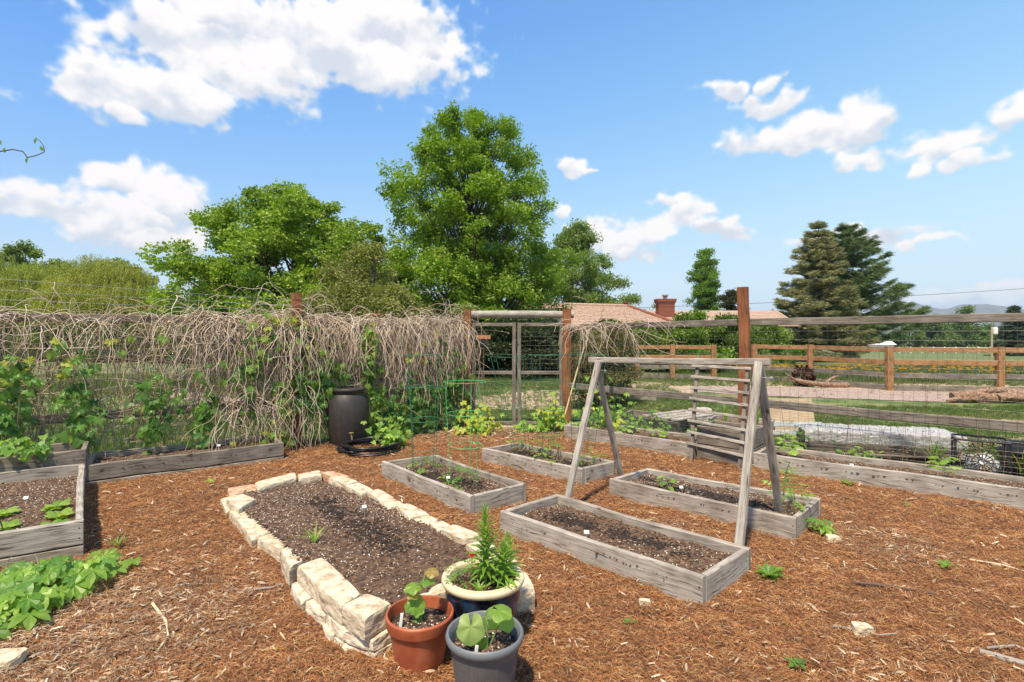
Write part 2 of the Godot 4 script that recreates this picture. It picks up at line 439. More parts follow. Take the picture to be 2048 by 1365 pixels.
func air(az: float, el: float) -> Color:
	var c := Color(.24, .44, .79)
	for i in range(1, SKY_RAMP.size()):
		var a: Array = SKY_RAMP[i - 1]; var b: Array = SKY_RAMP[i]
		if el <= b[0]:
			var t: float = clampf((el - a[0]) / (b[0] - a[0]), 0, 1)
			c = Color(lerpf(a[1], b[1], t), lerpf(a[2], b[2], t), lerpf(a[3], b[3], t))
			break
	if el < 0.0: return c
	var side := sin(deg_to_rad(az)) * smoothstep(0.0, 14.0, el)
	c.r += 0.085 * side; c.g += 0.075 * side; c.b += 0.012 * side
	var ca := cos(deg_to_rad(el))
	var d := Vector3(sin(deg_to_rad(az)) * ca, sin(deg_to_rad(el)), cos(deg_to_rad(az)) * ca)
	var wx := cloud_b.get_noise_3d(d.x * 7.0, d.y * 9.0, d.z * 7.0)
	var wy := cloud_b.get_noise_3d(d.x * 7.0 + 40.0, d.y * 9.0, d.z * 7.0)
	var az2 := az + wx * 4.0
	var el2 := el + wy * 2.0
	var big := -1.0
	var lift := 0.0
	for k in CLOUDS:
		var da: float = az2 - k[0]
		if da > 180.0: da -= 360.0
		elif da < -180.0: da += 360.0
		da /= k[2]
		if absf(da) > 1.7: continue
		var de: float = (el2 - k[1]) / k[3]
		if absf(de) > 1.7: continue
		var w := 1.0 - sqrt(da * da + de * de)
		if w > big:
			lift = de
			big = w
	if big > -0.6:
		var f := cloud_a.get_noise_3d(d.x * 9.0, d.y * 12.0, d.z * 9.0)
		var f2 := cloud_b.get_noise_3d(d.x * 34.0, d.y * 42.0, d.z * 34.0)
		var e := big * 0.9 + f * 0.55 + f2 * 0.36 + 0.23
		var cover := smoothstep(-0.08, 0.42, e)
		var up := cloud_a.get_noise_3d(d.x * 9.0, (d.y + 0.03) * 12.0, d.z * 9.0)
		var shade := clampf(0.6 + (f - up) * 0.5 + lift * 0.3 + f2 * 0.16 - big * 0.08, 0.0, 1.0)
		var cc := Color(.76, .79, .83).lerp(Color(.905, .9, .895), smoothstep(0.22, 0.72, shade))
		c = c.lerp(cc, cover * (0.97 if el > 4.0 else 0.6))
	return c

func make_sky() -> ImageTexture:
	cloud_a.noise_type = FastNoiseLite.TYPE_SIMPLEX_SMOOTH; cloud_a.frequency = 1.0; cloud_a.fractal_octaves = 5; cloud_a.fractal_gain = 0.52; cloud_a.seed = 5
	cloud_b.noise_type = FastNoiseLite.TYPE_SIMPLEX_SMOOTH; cloud_b.frequency = 1.0; cloud_b.fractal_octaves = 4; cloud_b.seed = 21
	var low := Image.create(640, 320, false, Image.FORMAT_RGB8)
	for y in 320:
		for x in 640:
			var az := (x + 0.5) / 640.0 * 360.0
			low.set_pixel(x, y, sky_color(az - 360.0 if az > 180.0 else az, 90.0 - (y + 0.5) / 320.0 * 180.0))
	low.resize(3072, 1536, Image.INTERPOLATE_BILINEAR)
	for y in range(466, 772):                       # the part with detail that a lens can tell
		for x in range(-440, 440):
			low.set_pixel(posmod(x, 3072), y, sky_color((x + 0.5) / 3072.0 * 360.0, 90.0 - (y + 0.5) / 1536.0 * 180.0))
	return image_tex(low)

func make_view() -> void:
	var cam := Camera3D.new()
	cam.name = "camera"
	add_child(cam)
	cam.position = Vector3(0, EYE, 0)
	cam.near = 0.05
	cam.far = 12000.0
	cam.projection = Camera3D.PROJECTION_FRUSTUM
	cam.size = 0.065625
	cam.frustum_offset = Vector2(0, -0.000697)
	cam.current = true
	var e := Environment.new()
	e.background_mode = Environment.BG_SKY
	e.tonemap_mode = Environment.TONE_MAPPER_LINEAR
	e.tonemap_exposure = 1.5
	var pm := PanoramaSkyMaterial.new()
	pm.panorama = make_sky()
	e.sky = Sky.new()
	e.sky.sky_material = pm
	e.fog_enabled = true
	e.fog_density = 0.00016
	e.fog_light_color = Color(.74, .83, .93)
	e.sdfgi_enabled = true; e.ssao_enabled = true; e.ssil_enabled = true
	var we := WorldEnvironment.new()
	we.name = "environment"
	we.environment = e
	add_child(we)
	var sun := DirectionalLight3D.new()
	sun.name = "sun"
	add_child(sun)
	sun.light_energy = 1.5
	sun.light_color = Color(1.0, .93, .81)
	sun.light_angular_distance = 3.0
	sun.shadow_enabled = true
	sun.look_at_from_position(Vector3(-0.30, 1.50, 0.72) * 10.0, Vector3.ZERO)

# ------------------------------------------------------------------ ground
func terrain(x: float, d: float) -> float:
	var y := -0.035
	if d > 18.0: y -= 0.028 * (minf(d, 130.0) - 18.0)
	if d > 8.0: y += nz2.get_noise_2d(x * 0.12, d * 0.12) * 0.12 * smoothstep(8.0, 30.0, d)
	return y

func mulch_y(x: float, d: float) -> float:
	return 0.012 + nz.get_noise_2d(x * 2.2, d * 2.2) * 0.022 + nz.get_noise_2d(x * 6.0 + 50.0, d * 6.0) * 0.022

func grid(xs: PackedFloat32Array, ds: PackedFloat32Array, h: Callable) -> ArrayMesh:
	var m := MB.new()
	var w := xs.size()
	for j in ds.size():
		for i in w:
			m.add(P(xs[i], ds[j], h.call(xs[i], ds[j])), Vector3.UP)
	for j in ds.size() - 1:
		for i in w - 1:
			var a := j * w + i
			m.face(a, a + 1, a + w); m.face(a + 1, a + w + 1, a + w)
	for j in ds.size():
		for i in w:
			var l := m.v[j * w + maxi(i - 1, 0)]; var r := m.v[j * w + mini(i + 1, w - 1)]
			var b := m.v[maxi(j - 1, 0) * w + i]; var f := m.v[mini(j + 1, ds.size() - 1) * w + i]
			m.n[j * w + i] = (r - l).cross(f - b).normalized()
	return m.mesh()

func steps(a: float, b: float, k: int, bend := 1.0) -> PackedFloat32Array:
	var o := PackedFloat32Array()
	for i in k + 1:
		var t := float(i) / k
		o.append(lerpf(a, b, pow(t, bend)))
	return o

# a sheet on the lawn inside an outline, with a ragged edge
func patch(called: String, outline: PackedVector2Array, y: float, mat: Material, ragged := 0.15, cell := 0.35) -> void:
	var m := MB.new()
	var c := Vector2.ZERO
	for p in outline: c += p
	c /= outline.size()
	var ring := PackedVector2Array()
	for i in outline.size():
		var a := outline[i]; var b := outline[(i + 1) % outline.size()]
		var k := maxi(1, int(a.distance_to(b) / cell))
		for j in k:
			var q := a.lerp(b, float(j) / k)
			ring.append(q + Vector2(nz.get_noise_2d(q.x * 1.3, q.y * 1.3), nz.get_noise_2d(q.y * 1.3, q.x * 1.3 + 40.0)) * ragged)
	var tri := Geometry2D.triangulate_polygon(ring)
	for q in ring: m.add(P(q.x, q.y, terrain(q.x, q.y) + y), Vector3.UP)
	for i in range(0, tri.size(), 3):
		var a := tri[i]; var b := tri[i + 1]; var e := tri[i + 2]
		if (ring[b] - ring[a]).cross(ring[e] - ring[a]) > 0: m.face(a, b, e)
		else: m.face(a, e, b)
	struct(called, m.mesh(), mat)

func in_beds(q: Vector2) -> bool:
	for b in beds:
		if (b[1] as Rect2).has_point(q) and Geometry2D.is_point_in_polygon(q, b[0]): return true
	return false

func keep_clear(pts: Array) -> void:
	var p := PackedVector2Array(pts)
	var r := Rect2(p[0], Vector2.ZERO)
	for q in p: r = r.expand(q)
	beds.append([p, r])

const GARDEN := [Vector2(-7.0, 4.28), Vector2(-0.78, 8.6), Vector2(0.95, 8.55), Vector2(5.9, 4.35), Vector2(6.4, -1.2), Vector2(-7.2, -1.2)]

func make_ground() -> void:
	var xs := PackedFloat32Array([-3200, -1500, -700, -300, -160, -90])
	xs.append_array(steps(-60, 60, 120))
	xs.append_array(PackedFloat32Array([90, 160, 300, 700, 1500, 3600]))
	var ds := PackedFloat32Array([-200, -60, -20])
	ds.append_array(steps(-5, 70, 75))
	ds.append_array(PackedFloat32Array([85, 100, 130, 180, 260, 400, 700, 1200, 2200, 4200]))
	struct("ground", grid(xs, ds, terrain), M.grass)
	# mulch inside the fences: finer near the middle
	var garden := PackedVector2Array(GARDEN)
	var m := MB.new()
	var cell := 0.07
	var key := {}
	for j in range(-17, 126):
		for i in range(-100, 90):
			var c := Vector2((i + 0.5) * cell, (j + 0.5) * cell)
			if not Geometry2D.is_point_in_polygon(c, garden): continue
			var id: Array = []
			for o in [[0, 0], [1, 0], [1, 1], [0, 1]]:
				var k := Vector2i(i + o[0], j + o[1])
				if not key.has(k):
					var x := k.x * cell; var d := k.y * cell
					var e := 0.03
					var q := Vector3(mulch_y(x - e, d) - mulch_y(x + e, d), 2 * e, mulch_y(x, d + e) - mulch_y(x, d - e)).normalized()
					key[k] = m.add(P(x, d, mulch_y(x, d)), q)
				id.append(key[k])
			m.face(id[0], id[1], id[2]); m.face(id[0], id[2], id[3])
	struct("mulch_bed", m.mesh(), M.mulch)
	# gravel drive and worn earth outside
	patch("gravel_path", PackedVector2Array([Vector2(5.6, 15.6), Vector2(9.0, 14.9), Vector2(13.0, 14.4), Vector2(26.0, 13.5), Vector2(26.0, 10.9), Vector2(16.0, 11.2), Vector2(11.0, 11.8), Vector2(8.2, 12.5), Vector2(6.2, 13.2), Vector2(4.9, 14.2)]), 0.012, M.gravel, 0.25)
	patch("dirt_path", PackedVector2Array([Vector2(2.4, 15.2), Vector2(4.4, 16.6), Vector2(9.0, 17.6), Vector2(14.0, 17.4), Vector2(22.0, 16.2), Vector2(26.0, 15.0), Vector2(26.0, 13.2), Vector2(13.0, 14.0), Vector2(8.0, 14.6), Vector2(5.0, 14.0), Vector2(3.4, 13.8)]), 0.006, M.dirt, 0.4)
	patch("dirt_patch", PackedVector2Array([Vector2(-1.2, 11.2), Vector2(-0.6, 13.2), Vector2(0.6, 14.4), Vector2(2.2, 14.6), Vector2(1.6, 12.6), Vector2(1.2, 11.4), Vector2(0.3, 10.7)]), 0.006, M.dirt, 0.35, 0.25)
	patch("dirt_patch", PackedVector2Array([Vector2(-9.5, 13.5), Vector2(-7.6, 14.2), Vector2(-6.0, 12.6), Vector2(-4.6, 10.6), Vector2(-5.4, 10.4), Vector2(-7.4, 12.2)]), 0.007, M.gravel, 0.3)
	patch("dirt_patch", PackedVector2Array([Vector2(7.6, 9.6), Vector2(8.8, 9.9), Vector2(10.0, 9.2), Vector2(9.0, 8.7), Vector2(7.9, 8.9)]), 0.006, M.dirt, 0.25, 0.25)
	patch("dirt_patch", PackedVector2Array([Vector2(5.8, 7.6), Vector2(7.4, 8.2), Vector2(8.6, 7.4), Vector2(7.2, 6.8)]), 0.006, M.dirt, 0.25, 0.25)
	# far hills
	var hx := steps(1300, 4200, 90)
	var hd := steps(2500, 3600, 14)
	struct("hills", grid(hx, hd, func(x: float, d: float) -> float:
		var k := (d - 2500.0) / 1100.0
		var az := x / d
		var ridge := 74.0 * exp(-pow((az - 0.885) / 0.10, 2.0)) + 74.0 * exp(-pow((az - 0.76) / 0.05, 2.0)) + 52.0 * exp(-pow((az - 1.06) / 0.16, 2.0)) + 34.0 * exp(-pow((az - 0.64) / 0.07, 2.0))
		return -30.0 + (ridge * 1.8 + 55.0 + nz.get_noise_2d(x * 0.006, d * 0.006) * 22.0) * sin(clampf(k * 1.25, 0, 1) * PI * 0.5)), M.hill)

func chip_mesh(w: float, bend: float) -> ArrayMesh:
	var m := MB.new()
	var p: Array = []
	for i in 3:
		var t := i * 0.5
		var ww = w * [0.55, 1.0, 0.35][i]
		var y := bend * 4.0 * t * (1 - t)
		p.append([Vector3(t - 0.5, y, -ww), Vector3(t - 0.5, y + w * 0.7, 0.0), Vector3(t - 0.5, y, ww)])
	for i in 2:
		for k in 2:
			m.quad(p[i][k], p[i][k + 1], p[i + 1][k + 1], p[i + 1][k])
	return m.mesh()

func make_mulch() -> void:
	var garden := PackedVector2Array(GARDEN)
	var kinds: Array = [Swarm.new(), Swarm.new(), Swarm.new()]
	var total := 0
	for k in 520000:
		# sown thicker where the eye is near
		var d := 1.5 + 7.2 * pow(R.randf(), 1.75)
		var x := rr(-1.0, 1.0) * (d * 1.06 + 0.3)
		var q := Vector2(x, d)
		if not Geometry2D.is_point_in_polygon(q, garden) or in_beds(q): continue
		var near := 1.0 + maxf(0.0, d - 2.5) * 0.17
		var pale := smoothstep(0.0, 1.0, 1.3 - Vector2((x + 2.3) / 1.0, (d - 2.7) / 0.7).length()) * 0.6
		pale = maxf(pale, smoothstep(0.0, 1.0, 1.2 - Vector2((x - 2.75) / 0.5, (d - 3.85) / 0.5).length()) * 0.35)
		pale = maxf(pale, smoothstep(0.0, 1.0, 1.2 - Vector2((x - 1.15) / 0.5, (d - 4.1) / 0.3).length()) * 0.35)
		pale = maxf(pale, smoothstep(0.25, 0.6, nz2.get_noise_2d(x * 2.0, d * 2.0)) * 0.2)
		pale = maxf(pale, smoothstep(7.0, 8.3, d - x * 0.12) * 0.5)
		var kind := 0 if R.randf() < 0.9 else 1
		if R.randf() < pale * 0.4: kind = 1
		if kind == 1 and R.randf() < 0.05 + pale * 0.12: kind = 2
		var tone := R.randf()
		var c: Color
		if tone < 0.5: c = Color(.17, .068, .024).lerp(Color(.34, .14, .048), R.randf())
		elif tone < 0.82: c = Color(.33, .145, .05).lerp(Color(.52, .26, .1), R.randf())
		else: c = Color(.5, .31, .14).lerp(Color(.68, .48, .26), R.randf())
		if R.randf() < 0.012 + pale * 0.4: c = Color(.42, .31, .21).lerp(Color(.66, .58, .47), R.randf())
		elif pale > 0.2 and R.randf() < 0.35: c = Color(.2, .12, .065).lerp(Color(.36, .24, .15), R.randf())
		var l := rr(0.014, 0.045) * near
		if kind == 2: l = rr(0.025, 0.05) * near; c = Color(.4, .29, .18).lerp(Color(.62, .54, .43), R.randf())
		elif kind == 1: l = rr(0.015, 0.036) * near
		var bas := Basis(Vector3.UP, rr(0, TAU)) * Basis(Vector3(0, 0, 1), rr(-0.45, 0.45)) * Basis(Vector3(1, 0, 0), rr(-0.7, 0.7))
		c = c * Color(1.0, .96, .9) * (0.9 + 0.5 * nz.get_noise_2d(x * 1.7 + 80.0, d * 1.7) * R.randf() + 0.32 * nz.get_noise_2d(x * 7.0, d * 7.0 + 60.0))
		(kinds[kind] as Swarm).put(Transform3D(bas.scaled(Vector3.ONE * l), P(x, d, mulch_y(x, d) + rr(-0.006, 0.02))), c)
		total += 1
	var names := ["mulch_fibres", "mulch_slivers", "mulch_chips"]
	var says := ["fine shredded reddish brown bark mulch fibres covering the garden floor", "tan and brown wood slivers lying in the bark mulch", "broad pale wood chips scattered over the bark mulch"]
	for i in 3:
		var o := swarm(names[i], kinds[i], chip_mesh([0.03, 0.065, 0.15][i], [0.12, 0.05, 0.03][i]), M.chip)
		tag(o, says[i], "mulch", "", "stuff")
	print("mulch ", total)

# ------------------------------------------------------------------ leaves
func outline_leaf(edge: Array, droop := 0.18, cup := 0.12) -> ArrayMesh:       # edge: right half from base to tip, unit length; folded along the midrib
	var m := MB.new()
	var f := func(x: float, z: float) -> Vector3: return Vector3(x, cup * absf(x) * 1.2 - droop * z * z, z)
	for s in [1.0, -1.0]:
		for i in edge.size() - 1:
			var a: Vector2 = edge[i]; var b: Vector2 = edge[i + 1]
			var za := clampf(a.y, 0.0, 1.0); var zb := clampf(b.y, 0.0, 1.0)
			var pa: Vector3 = f.call(a.x * s, a.y); var pb: Vector3 = f.call(b.x * s, b.y)
			var ca: Vector3 = f.call(0.0, minf(za, 0.86)); var cb: Vector3 = f.call(0.0, minf(zb, 0.86))
			if s > 0:
				m.tri(ca, pb, pa)
				if ca.distance_to(cb) > 0.02: m.tri(ca, cb, pb)
			else:
				m.tri(ca, pa, pb)
				if ca.distance_to(cb) > 0.02: m.tri(ca, pb, cb)
	return m.mesh()

func lobed(lobes: Array, base := 0.08) -> ArrayMesh:         # palmate: each lobe [angle, length, half width]
	var m := MB.new()
	var o := Vector3(0, 0, base)
	for l in lobes:
		for s in ([1.0, -1.0] if l[0] > 0.01 else [1.0]):
			var a: float = l[0] * s
			var t := Vector3(sin(a), 0, cos(a)); var w := Vector3(cos(a), 0, -sin(a))
			var tip: Vector3 = o + t * l[1] + Vector3(0, -0.16 * l[1], 0)
			var pr: Vector3 = o + t * l[1] * 0.58 + w * l[2] + Vector3(0, 0.05, 0)
			var pl: Vector3 = o + t * l[1] * 0.58 - w * l[2] + Vector3(0, 0.05, 0)
			var pr2: Vector3 = o + t * l[1] * 0.8 + w * l[2] * 0.72 + Vector3(0, -0.03, 0)
			var pl2: Vector3 = o + t * l[1] * 0.8 - w * l[2] * 0.72 + Vector3(0, -0.03, 0)
			var mid = o + t * l[1] * 0.62
			m.tri(o, mid, pr); m.tri(o, pl, mid); m.tri(mid, pr2, pr); m.tri(mid, pl, pl2); m.tri(mid, tip, pr2); m.tri(mid, pl2, tip)
	return m.mesh()

func blade_mesh(w: float, arch: float, k := 5) -> ArrayMesh:
	var m := MB.new()
	var prof := func(t: float) -> float: return w * (0.35 + 0.65 * sin(clampf(t * 1.15 + 0.12, 0, 1) * PI))
	for i in k:
		var t0 := float(i) / k; var t1 := float(i + 1) / k
		var a := Vector3(0, arch * sin(t0 * PI * 0.75), t0); var b := Vector3(0, arch * sin(t1 * PI * 0.75), t1)
		var wa: float = prof.call(t0); var wb: float = prof.call(t1) if i < k - 1 else 0.002
		var up := Vector3(0, 0.35, 0)
		m.quad(a, b, b + Vector3(wb, 0, 0) + up * wb, a + Vector3(wa, 0, 0) + up * wa)
		m.quad(b, a, a + Vector3(-wa, 0, 0) + up * wa, b + Vector3(-wb, 0, 0) + up * wb)
	return m.mesh()

func leaf(kind: String) -> Mesh:
	if leaf_cache.has(kind): return leaf_cache[kind]
	var o: Mesh
	match kind:
		"hop": o = lobed([[0.0, 0.95, 0.19], [0.78, 0.82, 0.17], [1.5, 0.6, 0.15], [2.2, .36, .12]])
		"hop_b": o = lobed([[0.0, 0.9, 0.25], [0.9, 0.74, 0.22], [1.8, 0.48, 0.18]])
		"ivy": o = outline_leaf([Vector2(0, 0), Vector2(.34, -.08), Vector2(.46, .2), Vector2(.3, .36), Vector2(.36, .56), Vector2(.16, .7), Vector2(0, 1)], 0.25, 0.2)
		"oval": o = outline_leaf([Vector2(0, 0), Vector2(.2, .16), Vector2(.29, .42), Vector2(.2, .72), Vector2(0, 1)], 0.25, 0.25)
		"squash":
			var st := SurfaceTool.new()
			st.begin(Mesh.PRIMITIVE_TRIANGLES)
			st.set_smooth_group(0)
			var pt := func(i: int, j: int) -> Vector3:       # notched round blade, pleated between the veins
				var th := lerpf(-PI * .94, PI * .94, i / 36.0)
				var rad := j / 4.0 * .52 * (1.0 + .07 * cos(th * 5.0) + .02 * cos(th * 21.0))
				var q := j / 4.0
				return Vector3(sin(th) * rad * 1.1, .055 * q * cos(th * 5.0 + PI) + .1 * q - .2 * q * q, .42 + cos(th) * rad + .1 * q * q * cos(th) - .3 * (1.0 - q) * .4)
			for i in 36:
				for j in 4:
					var q: Array = [pt.call(i, j), pt.call(i + 1, j), pt.call(i + 1, j + 1), pt.call(i, j + 1)]
					for h in ([0, 2, 1, 0, 3, 2] if j else [0, 3, 2]): st.add_vertex(q[h])
			st.index()
			st.generate_normals()
			o = st.commit()
		"lettuce": o = outline_leaf([Vector2(0, 0), Vector2(.12, .15), Vector2(.3, .35), Vector2(.28, .48), Vector2(.42, .62), Vector2(.32, .76), Vector2(.3, .92), Vector2(.12, .93), Vector2(0, 1)], 0.35, -0.35)
		"blade": o = blade_mesh(0.1, 0.2)
		"thin": o = blade_mesh(0.045, 0.2, 4)
		"leaflets": # a compound leaf: stalk with paired toothed leaflets
			var m := MB.new()
			m.tube(PackedVector3Array([Vector3.ZERO, Vector3(0, 0.05, .5), Vector3(0, -0.03, .95)]), 0.012, 0.006, 3, false)
			for q in [[.3, 1.1, .3], [.3, -1.1, .3], [.58, 1.0, .36], [.58, -1.0, .36], [.85, 0.85, .34], [.85, -0.85, .34], [.92, 0.0, .42]]:
				var t = Vector3(sin(q[1]), -0.15, cos(q[1])) * q[2]
				var w = Vector3(cos(q[1]), 0, -sin(q[1])) * q[2] * 0.3
				var b := Vector3(0, 0.04, q[0])
				var up := Vector3(0, 0.05, 0)
				m.tri(b, b + t, b + t * 0.45 + w + up); m.tri(b, b + t * 0.45 - w + up, b + t)
			o = m.mesh()
	leaf_cache[kind] = o
	return o

# ------------------------------------------------------------------ beds
func bil(q: Array, u: float, v: float) -> Vector2:
	return (q[0] as Vector2).lerp(q[1], u).lerp((q[3] as Vector2).lerp(q[2], u), v)

func soil_y(x: float, d: float, amp: float) -> float:
	return (nz.get_noise_2d(x * 4.0 + 11.0, d * 4.0) * 0.9 + nz.get_noise_2d(x * 16.0, d * 16.0 + 9.0) * 0.5 + nz.get_noise_2d(x * 45.0, d * 45.0 + 9.0) * 0.22) * amp

# soil inside an outline, with white perlite grains and crumbs lying on it
func soil_fill(parent: Node3D, outline: PackedVector2Array, level: float, amp: float, grains: int, cell := 0.035, dome := 0.0, mat: Material = null, strip: Array = [], slope := 0.0) -> void:
	var r := Rect2(outline[0], Vector2.ZERO)
	for q in outline: r = r.expand(q)
	var c := r.get_center()
	var hgt := func(x: float, d: float) -> float:
		var k := Vector2((x - c.x) / maxf(r.size.x, 0.1), (d - c.y) / maxf(r.size.y, 0.1)).length()
		return level + slope * (d - c.y) + soil_y(x, d, amp) + dome * (1.0 - smoothstep(0.0, 0.6, k))
	var m := MB.new()
	var key := {}
	var base := parent.position
	for j in range(floori(r.position.y / cell), ceili(r.end.y / cell)):
		for i in range(floori(r.position.x / cell), ceili(r.end.x / cell)):
			if not Geometry2D.is_point_in_polygon(Vector2((i + 0.5) * cell, (j + 0.5) * cell), outline): continue
			var id: Array = []
			for o in [[0, 0], [1, 0], [1, 1], [0, 1]]:
				var k := Vector2i(i + o[0], j + o[1])
				if not key.has(k):
					var x := k.x * cell; var d := k.y * cell
					var e := cell * 0.5
					var nn := Vector3(hgt.call(x - e, d) - hgt.call(x + e, d), 2 * e, hgt.call(x, d + e) - hgt.call(x, d - e)).normalized()
					key[k] = m.add(P(x, d, hgt.call(x, d)) - base, nn)
				id.append(key[k])
			m.face(id[0], id[1], id[2]); m.face(id[0], id[2], id[3])
	if cell < .02:                                  # a pot: close the gap to its wall
		var mid := Vector2.ZERO
		for q in outline: mid += q / outline.size()
		for i in outline.size():
			var q0 := mid + (outline[i] - mid) * 1.09; var q1 := mid + (outline[(i + 1) % outline.size()] - mid) * 1.09
			m.tri(P(mid.x, mid.y, level - .012) - base, P(q0.x, q0.y, level + .002) - base, P(q1.x, q1.y, level + .002) - base)
	var bed_soil := obj("soil", m.mesh(), mat if mat else M.soil, parent)
	var s := Swarm.new()
	var crumbs := Swarm.new()
	for k in grains:
		var q := Vector2(rr(r.position.x, r.end.x), rr(r.position.y, r.end.y))
		if not Geometry2D.is_point_in_polygon(q, outline): continue
		var dens := 0.62 + nz2.get_noise_2d(q.x * 3.0, q.y * 3.0) * 1.1
		var at := P(q.x, q.y, hgt.call(q.x, q.y)) - base
		if R.randf() < dens:
			var z := rr(0.002, 0.0048) * (1.5 if R.randf() < 0.05 else 1.0)
			s.put(Transform3D(Basis(rdir(), rr(0, TAU)).scaled(Vector3(z, z * 0.8, z)), at + Vector3(0, z * 0.3, 0)), Color(.74, .71, .66).lerp(Color(.52, .47, .4), R.randf()))
		for h in 2:
			var z := rr(0.002, 0.006) if h else rr(.003, .011)
			at += Vector3(rr(-.02, .02), 0, rr(-.02, .02))
			crumbs.put(Transform3D(Basis(rdir(), rr(0, TAU)).scaled(Vector3(z, z * 0.7, z)), at), Color(.05, .028, .017).lerp(Color(.19, .115, .07), R.randf()))
		if R.randf() < 0.05:
			crumbs.put(Transform3D(Basis(Vector3.UP, rr(0, TAU)).scaled(Vector3(rr(0.01, 0.03), 0.002, 0.002)), at + Vector3(0, 0.003, 0)), Color(.3, .2, .12).lerp(Color(.5, .38, .24), R.randf()))
	if strip.size():
		for k in 2000:
			var q: Vector2 = (strip[0] as Vector2).lerp(strip[1], R.randf()) + Vector2(R.randfn(0, .5), R.randfn(0, .5)) * strip[2]
			if not Geometry2D.is_point_in_polygon(q, outline) or nz.get_noise_2d(q.x * 3.0, q.y * 3.0) < -.25: continue
			var z := rr(.004, .011)
			crumbs.put(Transform3D(Basis(rdir(), rr(0, TAU)).scaled(Vector3(z, z * .7, z)), P(q.x, q.y, hgt.call(q.x, q.y) + rr(0, .004)) - base), Color(.012, .008, .006).lerp(Color(.035, .022, .015), R.randf()))
	var grain := SphereMesh.new()
	grain.radius = 1.0; grain.height = 2.0; grain.radial_segments = 6; grain.rings = 3
	swarm("perlite", s, grain, M.chip, bed_soil)
	swarm("crumbs", crumbs, grain, M.chip, bed_soil)

# corners: left, front, right, back (seen from the gate end); boards stacked "rows" high
func raised_bed(label: String, q: Array, top: float, rows: Array, th: float, level: float, mats: Array, grains: int, clear := true, called := "raised_bed", strip: Array = []) -> Node3D:
	var c: Vector2 = (q[0] + q[1] + q[2] + q[3]) / 4.0
	var t := thing(called, label, "raised bed", P(c.x, c.y, 0), "weathered wooden raised beds")
	var y := top
	var n := 0
	for w in rows:
		for e in 4:
			var a: Vector2 = q[e]; var b: Vector2 = q[(e + 1) % 4]
			var u := (b - a).normalized()
			var inw := Vector2(-u.y, u.x)
			if inw.dot(c - a) < 0: inw = -inw
			var trim := th * 1.02 if e % 2 == 1 else 0.0
			var a2 := a + inw * th / 2 + u * trim; var b2 := b + inw * th / 2 - u * trim
			board("board", t, P(a2.x, a2.y, y - w / 2 - rr(0, .004)), P(b2.x, b2.y, y - w / 2 - rr(0, .004)), w, th, mats[(n + e / 2) % mats.size()], Vector3.UP, 0.004)
		y -= w + 0.008
		n += 1
	for e in 4:          # nail heads at the corners, long sides
		if e % 2: continue
		var a: Vector2 = q[e]; var b: Vector2 = q[(e + 1) % 4]
		var u := (b - a).normalized()
		var outw := Vector2(u.y, -u.x)
		if outw.dot(c - a) > 0: outw = -outw
		for s in [[a + u * 0.02, 0.3], [a + u * 0.02, 0.72], [b - u * 0.02, 0.3], [b - u * 0.02, 0.72]]:
			var m := MB.new()
			var at := P(s[0].x, s[0].y, top - rows[0] * s[1]) - t.position
			var o3 := P(outw.x, outw.y)
			m.tube(PackedVector3Array([at - o3 * 0.01, at + o3 * 0.004]), 0.0045, 0.0045, 7)
			obj("nail", m.mesh(), M.black, t)
	var poly := PackedVector2Array()
	for p in q: poly.append(p + (c - p).normalized() * th * 0.9)
	soil_fill(t, poly, level, 0.02, grains, 0.035, 0.0, null, strip)
	if clear: keep_clear(q)
	return t

func block_mesh(q: Array, y0: float, y1: float, rough: float, sd: float) -> ArrayMesh:
	var pts: Array = q.duplicate()
	var ar := 0.0
	for i in 4: ar += (pts[i] as Vector2).cross(pts[(i + 1) % 4])
	if ar < 0: pts.reverse()
	var st := SurfaceTool.new()
	st.begin(Mesh.PRIMITIVE_TRIANGLES)
	var k := 6
	var pos := func(u: float, v: float, w: float) -> Vector3:
		var c := Vector3(u, w, v) - Vector3(0.5, 0.5, 0.5)
		# break the edges: pull the corners in a little
		var e := maxf(0.0, absf(c.x) + absf(c.y) - 0.9) + maxf(0.0, absf(c.x) + absf(c.z) - 0.92) + maxf(0.0, absf(c.y) + absf(c.z) - 0.9)
		c *= 1.0 - e * 0.24
		var p2 := bil(pts, c.x + 0.5, c.z + 0.5)
		var p := P(p2.x, p2.y, lerpf(y0, y1, c.y + 0.5))
		var f := 9.0
		var amt := rough * (1.0 if w < 0.99 else 0.45)
		return p + Vector3(nz.get_noise_3d(p.x * f + sd, p.y * f, p.z * f), nz.get_noise_3d(p.x * f, p.y * f + sd + 31.0, p.z * f), nz.get_noise_3d(p.x * f, p.y * f, p.z * f + sd + 63.0)) * amt + Vector3(nz.get_noise_3d(p.x * 40.0 + sd, p.y * 40.0, p.z * 40.0), nz.get_noise_3d(p.z * 40.0, p.x * 40.0, p.y * 40.0 + sd), 0) * amt * 0.3
	for f in 6:
		for j in k:
			for i in k:
				var c: Array = []
				for o in [[0, 0], [1, 0], [1, 1], [0, 1]]:
					var a := float(i + o[0]) / k; var b := float(j + o[1]) / k
					match f:
						0: c.append(pos.call(a, b, 1.0))
						1: c.append(pos.call(b, a, 0.0))
						2: c.append(pos.call(a, 0.0, b))
						3: c.append(pos.call(b, 1.0, a))
						4: c.append(pos.call(0.0, b, a))
						5: c.append(pos.call(1.0, a, b))
				for t in [[0, 2, 1], [0, 3, 2]]:
					for h in t: st.add_vertex(c[h])
	st.index()
	st.generate_normals()
	return st.commit()

